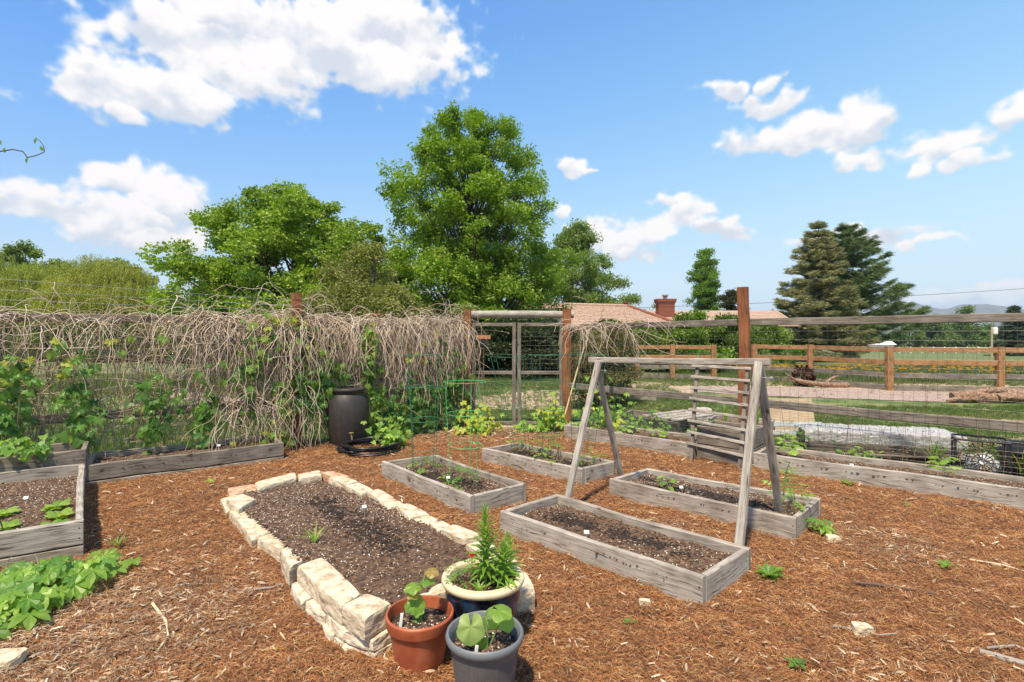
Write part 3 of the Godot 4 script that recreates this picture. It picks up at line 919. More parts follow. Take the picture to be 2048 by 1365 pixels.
func flat_block(q: Array, y0: float, y1: float, rough: float, sd: float) -> ArrayMesh:
	# same block, each facet with its own normal so that the chiselled faces stay crisp
	var src := block_mesh(q, y0, y1, rough, sd)
	var a := src.surface_get_arrays(0)
	var v: PackedVector3Array = a[Mesh.ARRAY_VERTEX]
	var ix: PackedInt32Array = a[Mesh.ARRAY_INDEX]
	var m := MB.new()
	var c := Vector3.ZERO
	for p in v: c += p
	c /= v.size()
	for i in range(0, ix.size(), 3):
		var p := v[ix[i]]; var r := v[ix[i + 1]]; var s := v[ix[i + 2]]
		if (r - p).cross(s - p).dot((p + r + s) / 3.0 - c) < 0: m.tri(p, s, r)
		else: m.tri(p, r, s)
	return m.mesh()

func make_stone_bed() -> void:
	var t := thing("stone_bed", "long raised bed edged with stacked cream limestone blocks, soil flecked with perlite", "raised bed", P(-1.15, 3.8))
	var V := func(a: Array) -> Array:
		var o: Array = []
		for i in range(0, 8, 2): o.append(Vector2(a[i], a[i + 1]))
		return o
	var top := [   # plan outline of each block, base, top, kind
		[[-2.36, 4.33, -2.22, 4.41, -1.77, 3.88, -1.86, 3.72], -.03, .085, 0], [[-1.81, 3.69, -1.74, 3.8, -1.49, 3.62, -1.56, 3.5], -.03, .1, 0],
		[[-1.53, 3.43, -1.41, 3.5, -1.28, 3.3, -1.35, 3.15], -.02, .135, 0], [[-1.28, 3.09, -1.18, 3.22, -0.94, 2.94, -1.04, 2.82], .07, .17, 0],
		[[-1.04, 2.79, -0.93, 2.9, -0.79, 2.72, -0.85, 2.6], .085, .19, 0], [[-0.84, 2.57, -0.75, 2.69, -0.6, 2.59, -0.69, 2.44], .1, .21, 0],
		[[-2.47, 4.49, -2.4, 4.62, -2.2, 4.47, -2.22, 4.22], .062, .13, 0], [[-2.64, 4.7, -2.56, 4.84, -2.3, 4.5, -2.4, 4.36], -.03, .058, 0], [[-2.74, 5.0, -2.53, 5.13, -2.42, 4.92, -2.6, 4.78], -.03, .07, 2],
		[[-2.52, 5.08, -2.28, 5.46, -2.17, 5.24, -2.38, 4.88], -.03, .1, 0], [[-2.22, 5.38, -2.05, 5.54, -1.95, 5.33, -2.13, 5.2], -.03, .1, 0], [[-2.02, 5.47, -1.92, 5.53, -1.65, 5.31, -1.76, 5.2], -.04, .095, 2],
		[[-1.84, 5.2, -1.74, 5.28, -1.49, 5.07, -1.58, 4.97], -.01, .112, 0], [[-1.58, 4.93, -1.48, 5.03, -1.27, 4.78, -1.36, 4.67], -.03, .115, 0], [[-1.31, 4.71, -1.22, 4.78, -1.02, 4.52, -1.13, 4.44], -.02, .126, 0],
		[[-1.13, 4.42, -1.03, 4.49, -0.89, 4.34, -1.01, 4.24], -.03, .13, 0], [[-0.95, 4.27, -0.86, 4.33, -0.64, 4.06, -0.79, 3.98], -.02, .142, 0], [[-0.76, 3.98, -0.64, 4.07, -0.56, 3.97, -0.62, 3.85], -.03, .13, 0],
		[[-0.61, 3.87, -0.53, 3.94, -0.44, 3.81, -0.53, 3.72], -.03, .14, 0], [[-0.51, 3.69, -0.42, 3.79, -0.2, 3.58, -0.32, 3.49], -.02, .167, 0], [[-0.31, 3.43, -0.19, 3.5, -0.1, 3.39, -0.21, 3.3], -.03, .163, 0],
		[[-0.17, 3.27, -0.05, 3.33, 0.04, 3.18, -0.08, 3.1], -.03, .16, 0], [[-0.05, 3.08, 0.08, 3.12, 0.13, 2.9, 0.02, 2.86], -.03, .13, 0],
		[[-0.61, 2.56, -0.57, 2.68, -0.44, 2.77, -0.43, 2.65], -.02, .18, 0], [[-0.45, 2.68, -0.43, 2.81, -0.27, 2.92, -0.26, 2.8], -.02, .19, 0], [[-0.25, 2.86, -0.27, 2.97, -0.05, 3.07, -0.03, 2.94], -.03, .17, 0]]
	var low := [
		[[-1.32, 3.09, -1.21, 3.19, -1.06, 3.00, -1.17, 2.88], -.04, .064, 1], [[-1.15, 2.88, -1.04, 3.00, -0.89, 2.83, -0.99, 2.73], .0, .068, 1],
		[[-0.98, 2.73, -0.88, 2.82, -0.74, 2.65, -0.83, 2.56], .025, .08, 1], [[-0.83, 2.56, -0.73, 2.67, -0.56, 2.59, -0.66, 2.46], .035, .096, 1], [[-1.01, 2.75, -0.91, 2.82, -0.83, 2.71, -0.92, 2.62], -.06, .022, 1],
		[[-0.90, 2.62, -0.81, 2.71, -0.72, 2.57, -0.81, 2.50], -.06, .022, 1], [[-0.78, 2.54, -0.69, 2.62, -0.56, 2.57, -0.65, 2.46], -.06, .032, 1]]
	var sd := 0.0
	for b in top + low:
		sd += 17.0
		var mesh := flat_block(V.call(b[0]), b[1], b[2], 0.005 if b[3] != 1 else 0.011, sd)
		obj("stone", mesh, [M.stone, M.stone_low, M.stone_pink][b[3]], t, Transform3D(Basis(), -t.position))
	var poly := PackedVector2Array([Vector2(-2.4, 4.5), Vector2(-2.05, 4.1), Vector2(-1.65, 3.65), Vector2(-1.4, 3.34), Vector2(-1.1, 3.0), Vector2(-.86, 2.72), Vector2(-.66, 2.6), Vector2(-.45, 2.74), Vector2(-.2, 2.92), Vector2(0.02, 3.02), Vector2(-.15, 3.38), Vector2(-.33, 3.62), Vector2(-.55, 3.88), Vector2(-.78, 4.14), Vector2(-1.0, 4.38), Vector2(-1.25, 4.66), Vector2(-1.5, 4.92), Vector2(-1.75, 5.18), Vector2(-2.05, 5.35), Vector2(-2.3, 5.15), Vector2(-2.5, 4.9)])
	soil_fill(t, poly, .1, 0.022, 9000, 0.03, 0.025, null, [Vector2(-1.75, 4.6), Vector2(-.75, 3.4), .16], -.042)
	keep_clear([Vector2(-2.5, 4.5), Vector2(-2.3, 4.3), Vector2(-1.82, 3.72), Vector2(-1.4, 3.2), Vector2(-1.02, 2.66), Vector2(-.69, 2.46), Vector2(-.6, 2.55), Vector2(.08, 2.9), Vector2(-.1, 3.38), Vector2(-.5, 3.9), Vector2(-1.0, 4.5), Vector2(-1.5, 5.02), Vector2(-1.9, 5.5), Vector2(-2.2, 5.4), Vector2(-2.6, 4.9)])

func make_beds() -> void:
	var W := [M.wood, M.wood_b]
	raised_bed("low weathered grey bed holding two wire plant cages, between hose and stone bed", [Vector2(-1.41, 5.63), Vector2(-.35, 4.41), Vector2(.13, 4.79), Vector2(-.87, 5.94)], .17, [.2], .04, .105, W, 3600, true, "raised_bed", [Vector2(-.95, 5.4), Vector2(-.3, 4.85), .12])
	raised_bed("low grey bed with three tall dark wire cages in front of the gate", [Vector2(-.36, 6.27), Vector2(.72, 5.31), Vector2(1.12, 5.63), Vector2(.08, 6.61)], .17, [.2], .04, .11, W, 3000, true, "raised_bed", [Vector2(.05, 6.3), Vector2(.8, 5.65), .1])
	raised_bed("nearest low wooden bed with a dark watered strip, front legs of the trellis in it", [Vector2(-.09, 4.05), Vector2(1.08, 2.94), Vector2(1.54, 3.35), Vector2(.39, 4.48)], .17, [.2], .042, .105, W, 5200, true, "raised_bed", [Vector2(.3, 4.15), Vector2(1.15, 3.42), .1])
	raised_bed("low wooden bed holding the rear legs of the trellis and one pepper seedling", [Vector2(.93, 4.95), Vector2(2.12, 3.88), Vector2(2.59, 4.36), Vector2(1.39, 5.34)], .17, [.2], .042, .115, [M.wood_b, M.wood], 2600, true, "raised_bed", [Vector2(1.3, 4.9), Vector2(2.1, 4.3), .07])
	raised_bed("long low bed along the wire fence beside the gate, left of the slatted panel", [Vector2(.78, 7.76), Vector2(2.26, 6.42), Vector2(2.62, 6.86), Vector2(1.14, 8.17)], .19, [.21], .042, .14, [M.wood_b], 2200)
	raised_bed("tall short box of grey boards behind the leaning slatted panel", [Vector2(2.28, 6.40), Vector2(2.74, 5.98), Vector2(3.1, 6.38), Vector2(2.64, 6.82)], .42, [.22, .24], .04, .36, [M.rail], 300)
	raised_bed("longest low bed along the wire fence in front of the wrapped lumber", [Vector2(2.77, 5.96), Vector2(5.3, 3.92), Vector2(5.66, 4.36), Vector2(3.14, 6.36)], .19, [.24], .042, .125, [M.wood, M.wood_b], 4200)
	raised_bed("long two board bed under the vine covered fence", [Vector2(-4.33, 5.24), Vector2(-2.8, 6.37), Vector2(-3.2, 6.92), Vector2(-4.72, 5.84)], .215, [.16, .12], .04, .15, [M.rail, M.wood_b], 1800)
	raised_bed("two tier bed of whitish boards with lettuce and perlite soil", [Vector2(-4.23, 2.82), Vector2(-2.98, 3.61), Vector2(-4.28, 5.2), Vector2(-5.54, 4.4)], .255, [.165, .14], .045, .15, [M.wood, M.wood_b], 5200)
	raised_bed("highest box behind the lettuce bed, overgrown with hop leaves", [Vector2(-5.46, 4.46), Vector2(-4.3, 5.24), Vector2(-4.62, 5.68), Vector2(-5.8, 4.9)], .385, [.2, .18], .045, .3, [M.rail], 300)

# ------------------------------------------------------------------ plants in the beds
func sprig(called: String, label: String, cat: String, at: Vector3, height: float, n: int, kind: String, mats: Array, size: float, spread := 1.0, group := "", lean := Vector3.ZERO) -> Node3D:
	var t := thing(called, label, cat, at, group)
	var top := Vector3(rr(-.15, .15) * height, height, rr(-.15, .15) * height) + lean
	rod("stem", t, curve(Vector3(0, -0.02, 0), top, Vector3(rr(-.1, .1), 0, rr(-.1, .1)) * height, 4), maxf(0.0025, height * 0.022), maxf(0.0015, height * 0.012), M.green_stem)
	var a := rr(0, TAU)
	for i in n:
		var k := (i + 0.6) / n
		a += 2.4
		var o := Vector3(cos(a), rr(0.1, 0.7), sin(a)).normalized()
		var p := top * (0.25 + 0.75 * k)
		var stalk := o * size * 0.35 * spread
		rod("stalk", t, PackedVector3Array([p, p + stalk]), height * 0.012 + 0.001, height * 0.008 + 0.001, M.green_stem, 3)
		var s := size * rr(0.75, 1.15) * lerpf(1.0, 0.75, k)
		var tip := (Vector3(o.x, 0, o.z).normalized() + Vector3(0, rr(-0.5, 0.25), 0)).normalized()
		obj("leaf", leaf(kind), M.leaves[mats[R.randi() % mats.size()]], t, aim(p + stalk, tip, Vector3(rr(-.3, .3), 1, rr(-.3, .3)), s))
	return t

func rosette(called: String, label: String, cat: String, at: Vector3, n: int, kind: String, mats: Array, size: float, rise := 0.5, group := "") -> Node3D:
	var t := thing(called, label, cat, at, group)
	var a := rr(0, TAU)
	for i in n:
		a += 2.4
		var lift := rise * (0.4 + 0.9 * i / n)
		var tip := Vector3(cos(a), lift, sin(a)).normalized()
		obj("leaf", leaf(kind), M.leaves[mats[R.randi() % mats.size()]], t, aim(Vector3(0, 0.004, 0) + Vector3(tip.x, 0, tip.z) * 0.006, tip, Vector3(-tip.x * lift, 1, -tip.z * lift), size * rr(0.75, 1.1)))
	return t

func make_seedlings() -> void:
	sprig("tomato_plant", "young tomato plant inside the tall dark cage of the bed by the hose", "plant", P(-.93, 5.42, .11), .17, 8, "leaflets", ["mid", "bright", "mid"], .13)
	sprig("tomato_plant", "young tomato plant inside the bright green wire cage", "plant", P(-.47, 4.95, .11), .17, 9, "leaflets", ["bright", "mid"], .13)
	sprig("tomato_plant", "small seedling left of the bright green cage", "plant", P(-.66, 5.05, .11), .08, 5, "oval", ["bright", "lime"], .06)
	sprig("tomato_plant", "small drooping seedling at the foot of the bright green cage", "plant", P(-.5, 4.72, .11), .07, 5, "oval", ["mid", "olive"], .06)
	sprig("tomato_plant", "yellowing tomato plant in the leaning cage nearest the bed corner", "plant", P(.12, 6.3, .11), .2, 7, "leaflets", ["lime", "olive", "bright"], .13)
	sprig("tomato_plant", "bushy tomato plant in the middle cage before the gate", "plant", P(.42, 6.12, .11), .24, 11, "leaflets", ["mid", "bright", "mid"], .15)
	sprig("tomato_plant", "broad leaved seedling at the near edge of the caged bed", "plant", P(.3, 5.78, .11), .13, 4, "oval", ["bright", "lime"], .1)
	sprig("tomato_plant", "low yellowish seedling near the front of the caged bed", "plant", P(.46, 5.66, .11), .07, 6, "leaflets", ["lime", "yellow"], .09)
	sprig("tomato_plant", "tomato plant in the cage behind the trellis leg", "plant", P(.88, 5.7, .11), .14, 7, "leaflets", ["mid", "bright"], .13)
	sprig("pepper_plant", "pepper seedling with pointed leaves in the middle of its bed", "plant", P(1.42, 4.78, .115), .11, 7, "oval", ["bright", "mid", "lime"], .1)
	sprig("leafy_weed", "leafy weed climbing beside the rear trellis leg", "plant", P(2.28, 4.22, .115), .24, 13, "leaflets", ["bright", "mid", "bright"], .14)
	sprig("leafy_weed", "taller thin weed behind the rear trellis leg", "plant", P(2.36, 4.5, .115), .34, 9, "leaflets", ["bright", "lime"], .12)
	sprig("leafy_weed", "weed at the outer corner of the far trellis bed", "plant", P(2.36, 3.98, .0), .12, 7, "hop", ["bright", "mid"], .1)
	rosette("leafy_weed", "clump of lobed leaves outside the corner of the nearest bed", "plant", P(1.62, 3.28, .02), 9, "hop", ["mid", "bright", "mid"], .11, .9)
	rosette("leafy_weed", "dandelion like rosette at the inner edge of the stone bed", "plant", P(-1.33, 3.5, .145), 11, "thin", ["bright", "lime"], .14, .8)
	rosette("leafy_weed", "low thistle in the mulch before the lettuce bed", "plant", P(-2.85, 3.75, .02), 12, "thin", ["mid", "dark"], .12, .5)
	rosette("leafy_weed", "tiny weed in the mulch behind the nearest bed", "plant", P(.62, 2.75, .02), 5, "oval", ["mid"], .035, .7)
	rosette("leafy_weed", "small two leaved weed in the foreground mulch", "plant", P(1.32, 2.4, .02), 6, "oval", ["mid", "dark"], .05, .6)
	rosette("leafy_weed", "sprouting weed far out in the mulch", "plant", P(2.85, 3.42, .02), 7, "oval", ["mid", "bright"], .06, .9)
	rosette("leafy_weed", "dark weed at the edge of the mulch", "plant", P(3.35, 3.35, .02), 8, "thin", ["dark", "mid"], .1, .5)
	rosette("leafy_weed", "weed at the foot of the longest bed", "plant", P(3.42, 5.3, .02), 7, "oval", ["mid", "olive"], .08, .8)
	rosette("leafy_weed", "low weed in the path beside the longest bed", "plant", P(3.5, 4.6, .02), 7, "thin", ["mid"], .07, .5)
	rosette("leafy_weed", "yellow green sprout in the mulch by the two board bed", "plant", P(-3.1, 5.35, .02), 5, "oval", ["lime"], .06, .8)
	for q in [[-3.65, 4.16, "bright", "lettuce growing farthest from the front board of the whitish bed"], [-3.43, 3.94, "lime", "reddish tinged lettuce in the middle of its row"], [-3.28, 3.74, "bright", "lettuce closest to the front board of the whitish bed"], [-3.9, 4.0, "lime", "yellowish lettuce at the picture edge, beside the blue tag"], [-3.62, 3.71, "lime", "front lettuce at the picture edge"]]:
		var x: float = q[0]
		var t := rosette("lettuce", q[3], "lettuce", P(x, q[1], .16), 11, "lettuce", [q[2], "bright", "lime"], .09, .9, "lettuces in the whitish bed")
		if q[1] == 3.94:
			for k in 3:
				obj("leaf", leaf("lettuce"), M.leaves.rust, t, aim(Vector3(0, .01, 0), Vector3(cos(k * 2.1), .5, sin(k * 2.1)).normalized(), Vector3.UP, .075))
	var vines := [[1.72, 7.5, "squash seedling beside the fence post near the gate", .16], [1.55, 7.35, "pale squash leaves in the long bed by the gate", .1], [2.02, 7.0, "yellowish seedling in the bed left of the slatted panel", .12], [3.2, 5.95, "sprawling squash vine at the slatted panel end of the longest bed", .17], [4.2, 5.05, "squash plant halfway along the longest bed", .18], [5.0, 4.5, "dark creeping plant at the far end of the longest bed", .1]]
	for q in vines:
		var lean := Vector3(rr(-.1, .1), 0, 0)
		sprig("squash_plant", q[2], "plant", P(q[0], q[1], .14), q[3], 11, "squash", ["lime", "bright", "pale"] if q[3] > .11 else ["mid", "pale"], .085, 2.6, "", lean)
	var tags := [[-2.66, 4.85, .19, "tag at the edge of the whitish bed"], [-4.02, 4.28, .175, "pale blue plant tag in the lettuce bed"], [-3.55, 6.28, .18, "plant tag in the two board bed"], [.52, 3.63, .14, "plant tag in the nearest bed"], [1.54, 4.7, .14, "white tag beside the pepper seedling"], [-.62, 5.02, .14, "white tag beside the caged tomato"], [-1.15, 4.05, .18, "plant tag in the stone bed"], [3.55, 5.42, .16, "white tag in the longest bed"]]
	for i in range(1, tags.size()):
		var q: Array = tags[i]
		var o := obj("plant_tag", block_mesh([Vector2(-.018, -.001), Vector2(.018, -.001), Vector2(.018, .001), Vector2(-.018, .001)], 0.03, .055, 0.0, 3.0), M.plant_tag, null, Transform3D(Basis(Vector3.UP, rr(-.4, .4)) * Basis(Vector3(1, 0, 0), -.5), P(q[0], q[1], q[2] - .02)))
		var st := MB.new()
		st.tube(PackedVector3Array([Vector3(0, -.05, 0), Vector3(0, .032, 0)]), .0015, .0015, 4)
		obj("stake", st.mesh(), M.galv, o)
		tag(o, q[3], "plant tag", "plant tags in the beds")

# ------------------------------------------------------------------ wire cages, trellis, panel
func cage(label: String, c: Vector2, rings: Array, mat: Material, foot: float, lean := Vector2.ZERO, legs := 4) -> void:
	var t := thing("tomato_cage", label, "tomato cage", P(c.x, c.y, .1), "wire tomato cages")
	var topy: float = rings[0][0]
	var mid := func(y: float) -> Vector3: return P(lean.x * y / topy, lean.y * y / topy, y - .1)
	for r in rings:
		var p := PackedVector3Array()
		var tilt := rr(-.012, .012)
		for i in 29:
			var a := TAU * i / 28
			p.append(mid.call(r[0]) + Vector3(cos(a) * r[1], sin(a + r[0] * 3.0) * tilt, sin(a) * r[1]))
		rod("ring", t, p, .003, .003, mat, 5)
	for k in legs:
		var a := TAU * (k + 0.35) / legs
		var p := PackedVector3Array()
		for r in rings: p.append(mid.call(r[0]) + Vector3(cos(a), 0, sin(a)) * (r[1] - .003))
		p.append(mid.call(.02) + Vector3(cos(a), 0, sin(a)) * foot)
		rod("leg", t, p, .003, .0028, mat, 5)

func make_garden_things() -> void:
	cage("tall dull green wire cage nearest the hose coil", Vector2(-.92, 5.42), [[1.33, .215], [1.0, .215], [.655, .18], [.31, .165]], M.dark_green_wire, .15)
	cage("short bright green wire cage in the bed by the hose", Vector2(-.45, 5.02), [[1.085, .2], [.78, .185], [.475, .165]], M.green_wire, .14, Vector2.ZERO, 3)
	cage("dark green cage leaning towards the vines before the gate", Vector2(.13, 6.3), [[1.28, .235], [.96, .2], [.66, .17], [.38, .14]], M.dark_green_wire, .12, Vector2(-.2, .05))
	cage("upright dark green cage in the middle of the gate bed", Vector2(.42, 6.1), [[1.3, .245], [1.0, .22], [.68, .18], [.36, .15]], M.dark_green_wire, .13, Vector2(.02, .0))
	cage("dark green cage nearest the trellis beam", Vector2(.78, 5.78), [[1.32, .235], [.96, .2], [.62, .17], [.34, .14]], M.dark_green_wire, .12, Vector2(.06, .06))
	# A-frame trellis standing in two beds
	var t := thing("trellis_frame", "weathered grey wooden A-frame trellis straddling two beds", "trellis", P(1.3, 4.33))
	board("crossbeam", t, P(.735, 4.92, 1.30), P(1.87, 3.76, 1.345), .05, .04, M.wood)
	var legs := [[Vector3(.456, .06, -4.47), Vector3(.80, 1.29, -4.80), M.wood], [Vector3(1.49, .06, -3.44), Vector3(1.80, 1.345, -3.79), M.wood], [Vector3(1.10, .06, -5.2), Vector3(.80, 1.27, -4.90), M.wood_b], [Vector3(2.16, .06, -4.19), Vector3(1.84, 1.325, -3.86), M.wood_b]]
	for l in legs:
		var o := board("leg", t, l[0], l[1], .056, .038, l[2], P(.67, -.74), .003)
	for q in [[Vector3(1.87, 1.23, -3.72), Vector3(1.79, 1.23, -3.80)], [Vector3(.86, 1.21, -4.75), Vector3(.80, 1.21, -4.82)]]:
		var u: Vector3 = (q[0] - q[1]).normalized()
		var m := MB.new()
		m.tube(PackedVector3Array([q[1] - t.position, q[0] - t.position]), .005, .005, 8)
		m.tube(PackedVector3Array([q[0] - t.position - u * .02, q[0] - t.position - u * .012]), .011, .011, 6)
		m.tube(PackedVector3Array([q[0] - t.position - u * .012, q[0] - t.position - u * .005]), .015, .015, 10)
		obj("bolt", m.mesh(), M.galv, t)
	# slatted panel leaning on the fence
	t = thing("slat_panel", "grey ladder like slatted panel leaning on the tall grey box", "trellis", P(2.5, 6.36))
	var f0 := Vector3(2.17, -.01, -6.31); var f1 := Vector3(2.58, -.02, -5.9)
	var g0 := Vector3(2.35, 1.27, -6.55); var g1 := Vector3(2.78, 1.16, -6.13)
	board("stile", t, f0, g0, .042, .03, M.rail, f1 - f0)
	board("stile", t, f1, g1, .042, .03, M.rail, f1 - f0)
	for i in 8:
		var a := f0.lerp(g0, lerpf(.165, .895, i / 7.0)); var b := f1.lerp(g1, lerpf(.155, .978, i / 7.0))
		var u := (b - a).normalized()
		var outw := u.cross((g0 - f0).normalized()).normalized()
		if outw.z < 0: outw = -outw
		board("slat", t, a - u * .06 + outw * .029, b + u * .05 + outw * .029, .034, .026, M.wood if i % 3 else M.wood_b, (g0 - f0).normalized())
	# rain barrel
	t = thing("rain_barrel", "dark brown plastic rain barrel with brass spigot against the vines", "rain barrel", P(-2.3, 7.28, .0))
	var m := MB.new()
	m.lathe([Vector2(0, 0), Vector2(.205, 0), Vector2(.215, .02), Vector2(.24, .1), Vector2(.272, .25), Vector2(.29, .4), Vector2(.288, .52), Vector2(.27, .63), Vector2(.235, .7), Vector2(.222, .715)], 48)
	obj("body", m.mesh(), M.barrel, t)
	m = MB.new()
	m.lathe([Vector2(.215, .705), Vector2(.222, .735), Vector2(.235, .75), Vector2(.246, .765), Vector2(.248, .785), Vector2(.238, .798), Vector2(.2, .802), Vector2(.185, .785), Vector2(.12, .78), Vector2(.11, .79), Vector2(.02, .79), Vector2(0, .79)], 48)
	obj("rim", m.mesh(), M.barrel, t)
	m = MB.new()
	var sp := Vector3(.12, .17, .235)
	m.tube(PackedVector3Array([sp, sp + Vector3(.02, 0, .05)]), .016, .014, 10)
	m.tube(PackedVector3Array([sp + Vector3(.02, .005, .05), sp + Vector3(.03, -.045, .065)]), .012, .014, 10)
	m.tube(PackedVector3Array([sp + Vector3(.016, .01, .04), sp + Vector3(.016, .04, .04)]), .006, .006, 8)
	m.tube(PackedVector3Array([sp + Vector3(-.012, .04, .04), sp + Vector3(.045, .043, .042)]), .008, .005, 8)
	obj("spigot", m.mesh(), plain(.32, .25, .14, .35, .8), t)
	# hose coil
	t = thing("hose_coil", "black garden hose coiled flat on the mulch beside the barrel", "hose", P(-1.87, 6.85, .02))
	var p := PackedVector3Array()
	for i in 44 * 7 + 20:
		var a := TAU * i / 44.0
		var turn := i / 44.0
		var r := .4 - .035 * fmod(turn * 2.3, 2.6) + .012 * sin(a * 2.0 + turn * 4.0)
		p.append(Vector3(cos(a) * r + .03 * sin(turn * 2.1), .016 + turn * .012 + .006 * sin(a * 3.0 + turn), sin(a) * r * .98 + .03 * cos(turn * 1.7)))
	rod("hose", t, p, .0145, .0145, M.hose, 8)
	for q in [[Vector3(-3.25, 0, -3.42), Vector3(-3.46, .42, -3.46), "thin dark stake leaning on the front of the lettuce bed"], [Vector3(-3.2, 0, -3.28), Vector3(-3.5, .3, -3.36), "second thin dark stake standing in the hop leaves"]]:
		t = thing("wire_stake", q[2], "stake", q[0])
		rod("wire", t, curve(Vector3(0, -.03, 0), q[1] - q[0], Vector3(.01, 0, 0), 4), .004, .004, M.black, 5)
	# bamboo stake leaning on the gate post
	t = thing("bamboo_stake", "pale bamboo stake leaning against the gate post", "stake", P(.84, 8.3))
	rod("cane", t, PackedVector3Array([P(.8, 8.28, .1) - t.position, P(1.06, 8.36, 1.0) - t.position, P(1.29, 8.38, 1.75) - t.position]), .014, .011, M.stake, 8)

# ------------------------------------------------------------------ pots
func make_pots() -> void:
	var t := thing("plant_pot", "terracotta coloured plastic pot with a wilted squash seedling", "pot", P(-.434, 2.45, .0), "pots beside the stone bed")
	var m := MB.new()
	m.lathe([Vector2(0, .0), Vector2(.106, .0), Vector2(.112, .006), Vector2(.142, .185)], 56)
	obj("body", m.mesh(), M.terracotta, t)
	m = MB.new()
	m.lathe([Vector2(.142, .183), Vector2(.151, .184), Vector2(.155, .19), Vector2(.16, .232), Vector2(.158, .24), Vector2(.15, .243), Vector2(.146, .238), Vector2(.14, .16)], 56)
	obj("rim", m.mesh(), M.terracotta, t)
	var poly := PackedVector2Array()
	for i in 24: poly.append(Vector2(-.434 + cos(TAU * i / 24) * .128, 2.45 + sin(TAU * i / 24) * .128))
	soil_fill(t, poly, .185, .014, 220, .012, .01, M.dark_soil)
	# grey ribbed pot
	t = thing("plant_pot", "grey ribbed plastic pot at the front with broad squash leaves", "pot", P(-.115, 2.2, .0), "pots beside the stone bed")
	m = MB.new()
	m.lathe([Vector2(0, 0), Vector2(.108, 0), Vector2(.113, .008), Vector2(.148, .262)], 72)
	obj("body", m.mesh(), M.grey_pot, t)
	m = MB.new()
	m.lathe([Vector2(.148, .256), Vector2(.156, .258), Vector2(.163, .266), Vector2(.166, .28), Vector2(.162, .293), Vector2(.155, .296), Vector2(.15, .29), Vector2(.146, .27), Vector2(.142, .265), Vector2(.139, .2)], 72)
	obj("rim", m.mesh(), M.grey_rim, t)
	m = MB.new()
	for row in 3:
		for k in 96:
			if (k * 7 + row * 3) % 11 == 0: continue
			var a := TAU * (k + rr(-.12, .12)) / 96
			var y0: float = [.02, .09, .16][row] + rr(0, .012); var y1: float = [.082, .152, .236][row] - rr(0, .014)
			var o := Vector3(cos(a), 0, sin(a)); var s := Vector3(-sin(a), 0, cos(a)) * .0017
			var r0 := lerpf(.113, .148, (y0 - .008) / .254) + .0013; var r1 := lerpf(.113, .148, (y1 - .008) / .254) + .0013
			var b0 := o * (r0 - .003) + Vector3.UP * y0; var b1 := o * (r1 - .003) + Vector3.UP * y1
			var c0 := o * r0 + Vector3.UP * y0; var c1 := o * r1 + Vector3.UP * y1
			m.quad(b0 - s, c0, c1, b1 - s); m.quad(c0, b0 + s, b1 + s, c1)
	obj("ribs", m.mesh(), M.grey_pot, t)
	poly = PackedVector2Array()
	for i in 24: poly.append(Vector2(-.115 + cos(TAU * i / 24) * .126, 2.2 + sin(TAU * i / 24) * .126))
	soil_fill(t, poly, .225, .014, 260, .012, .012, M.dark_soil)
	# glazed pot
	t = thing("glazed_pot", "dark blue glazed pot with a wide cream rim, planted with lilies", "pot", P(-.148, 2.66, .0), "pots beside the stone bed")
	m = MB.new()
	m.lathe([Vector2(0, 0), Vector2(.118, 0), Vector2(.128, .01), Vector2(.158, .08), Vector2(.182, .17), Vector2(.194, .25), Vector2(.197, .285)], 64)
	obj("body", m.mesh(), M.glaze, t)
	m = MB.new()
	m.lathe([Vector2(.196, .283), Vector2(.207, .288), Vector2(.212, .3), Vector2(.211, .312), Vector2(.204, .318), Vector2(.176, .32), Vector2(.17, .315), Vector2(.167, .3), Vector2(.165, .24)], 64)
	obj("rim", m.mesh(), M.cream, t)
	poly = PackedVector2Array()
	for i in 24: poly.append(Vector2(-.148 + cos(TAU * i / 24) * .156, 2.66 + sin(TAU * i / 24) * .156))
	soil_fill(t, poly, .285, .014, 260, .014, .01)
	for c in [[-.434, 2.45, .12], [-.115, 2.2, .12], [-.148, 2.66, .13]]:
		var ring: Array = []
		for i in 12: ring.append(Vector2(c[0] + cos(TAU * i / 12) * c[2], c[1] + sin(TAU * i / 12) * c[2]))
		keep_clear(ring)
	# lilies: stalks crowded with narrow leaves
	for q in [[-.135, 2.63, .36, 130, .1, "tall lily stalk crowded with narrow green leaves"], [-.045, 2.62, .2, 70, .105, "shorter lily shoot spreading to the side of the tall one"], [-.02, 2.72, .2, 50, .09, "third lily shoot at the back of the glazed pot"]]:
		t = thing("lily", q[5], "lily", P(q[0], q[1], .285))
		var h: float = q[2]
		rod("stem", t, curve(Vector3(0, -.02, 0), Vector3(rr(-.01, .01), h, 0), Vector3(.008, 0, .006), 5), .007, .004, M.leaves.bright, 7)
		for i in q[3]:
			var k = float(i) / q[3]
			var a = i * 2.39996
			var y: float = h * (0.12 + 0.9 * k)
			var lift := lerpf(-.25, 1.5, pow(k, 1.6))
			var tip := Vector3(cos(a), lift, sin(a)).normalized()
			obj("leaf", leaf("blade" if k < .7 else "thin"), M.leaves["mid" if R.randf() < .45 else "bright"], t, aim(Vector3(cos(a) * .004, y, sin(a) * .004), tip, Vector3.UP, q[4] * rr(.75, 1.2) * lerpf(1.1, .6, k)))
	rosette("lily", "small sprout of narrow leaves at the near side of the glazed pot", "lily", P(-.16, 2.53, .295), 12, "blade", ["bright", "lime"], .06, .7)
	rosette("lily", "low lily sprout at the rim of the glazed pot", "lily", P(-.02, 2.54, .295), 12, "blade", ["bright", "lime"], .065, .6)
	t = sprig("marigold", "feathery marigold with one orange red flower in the glazed pot", "flower", P(-.21, 2.66, .285), .12, 8, "leaflets", ["dark", "mid"], .075)
	m = MB.new()
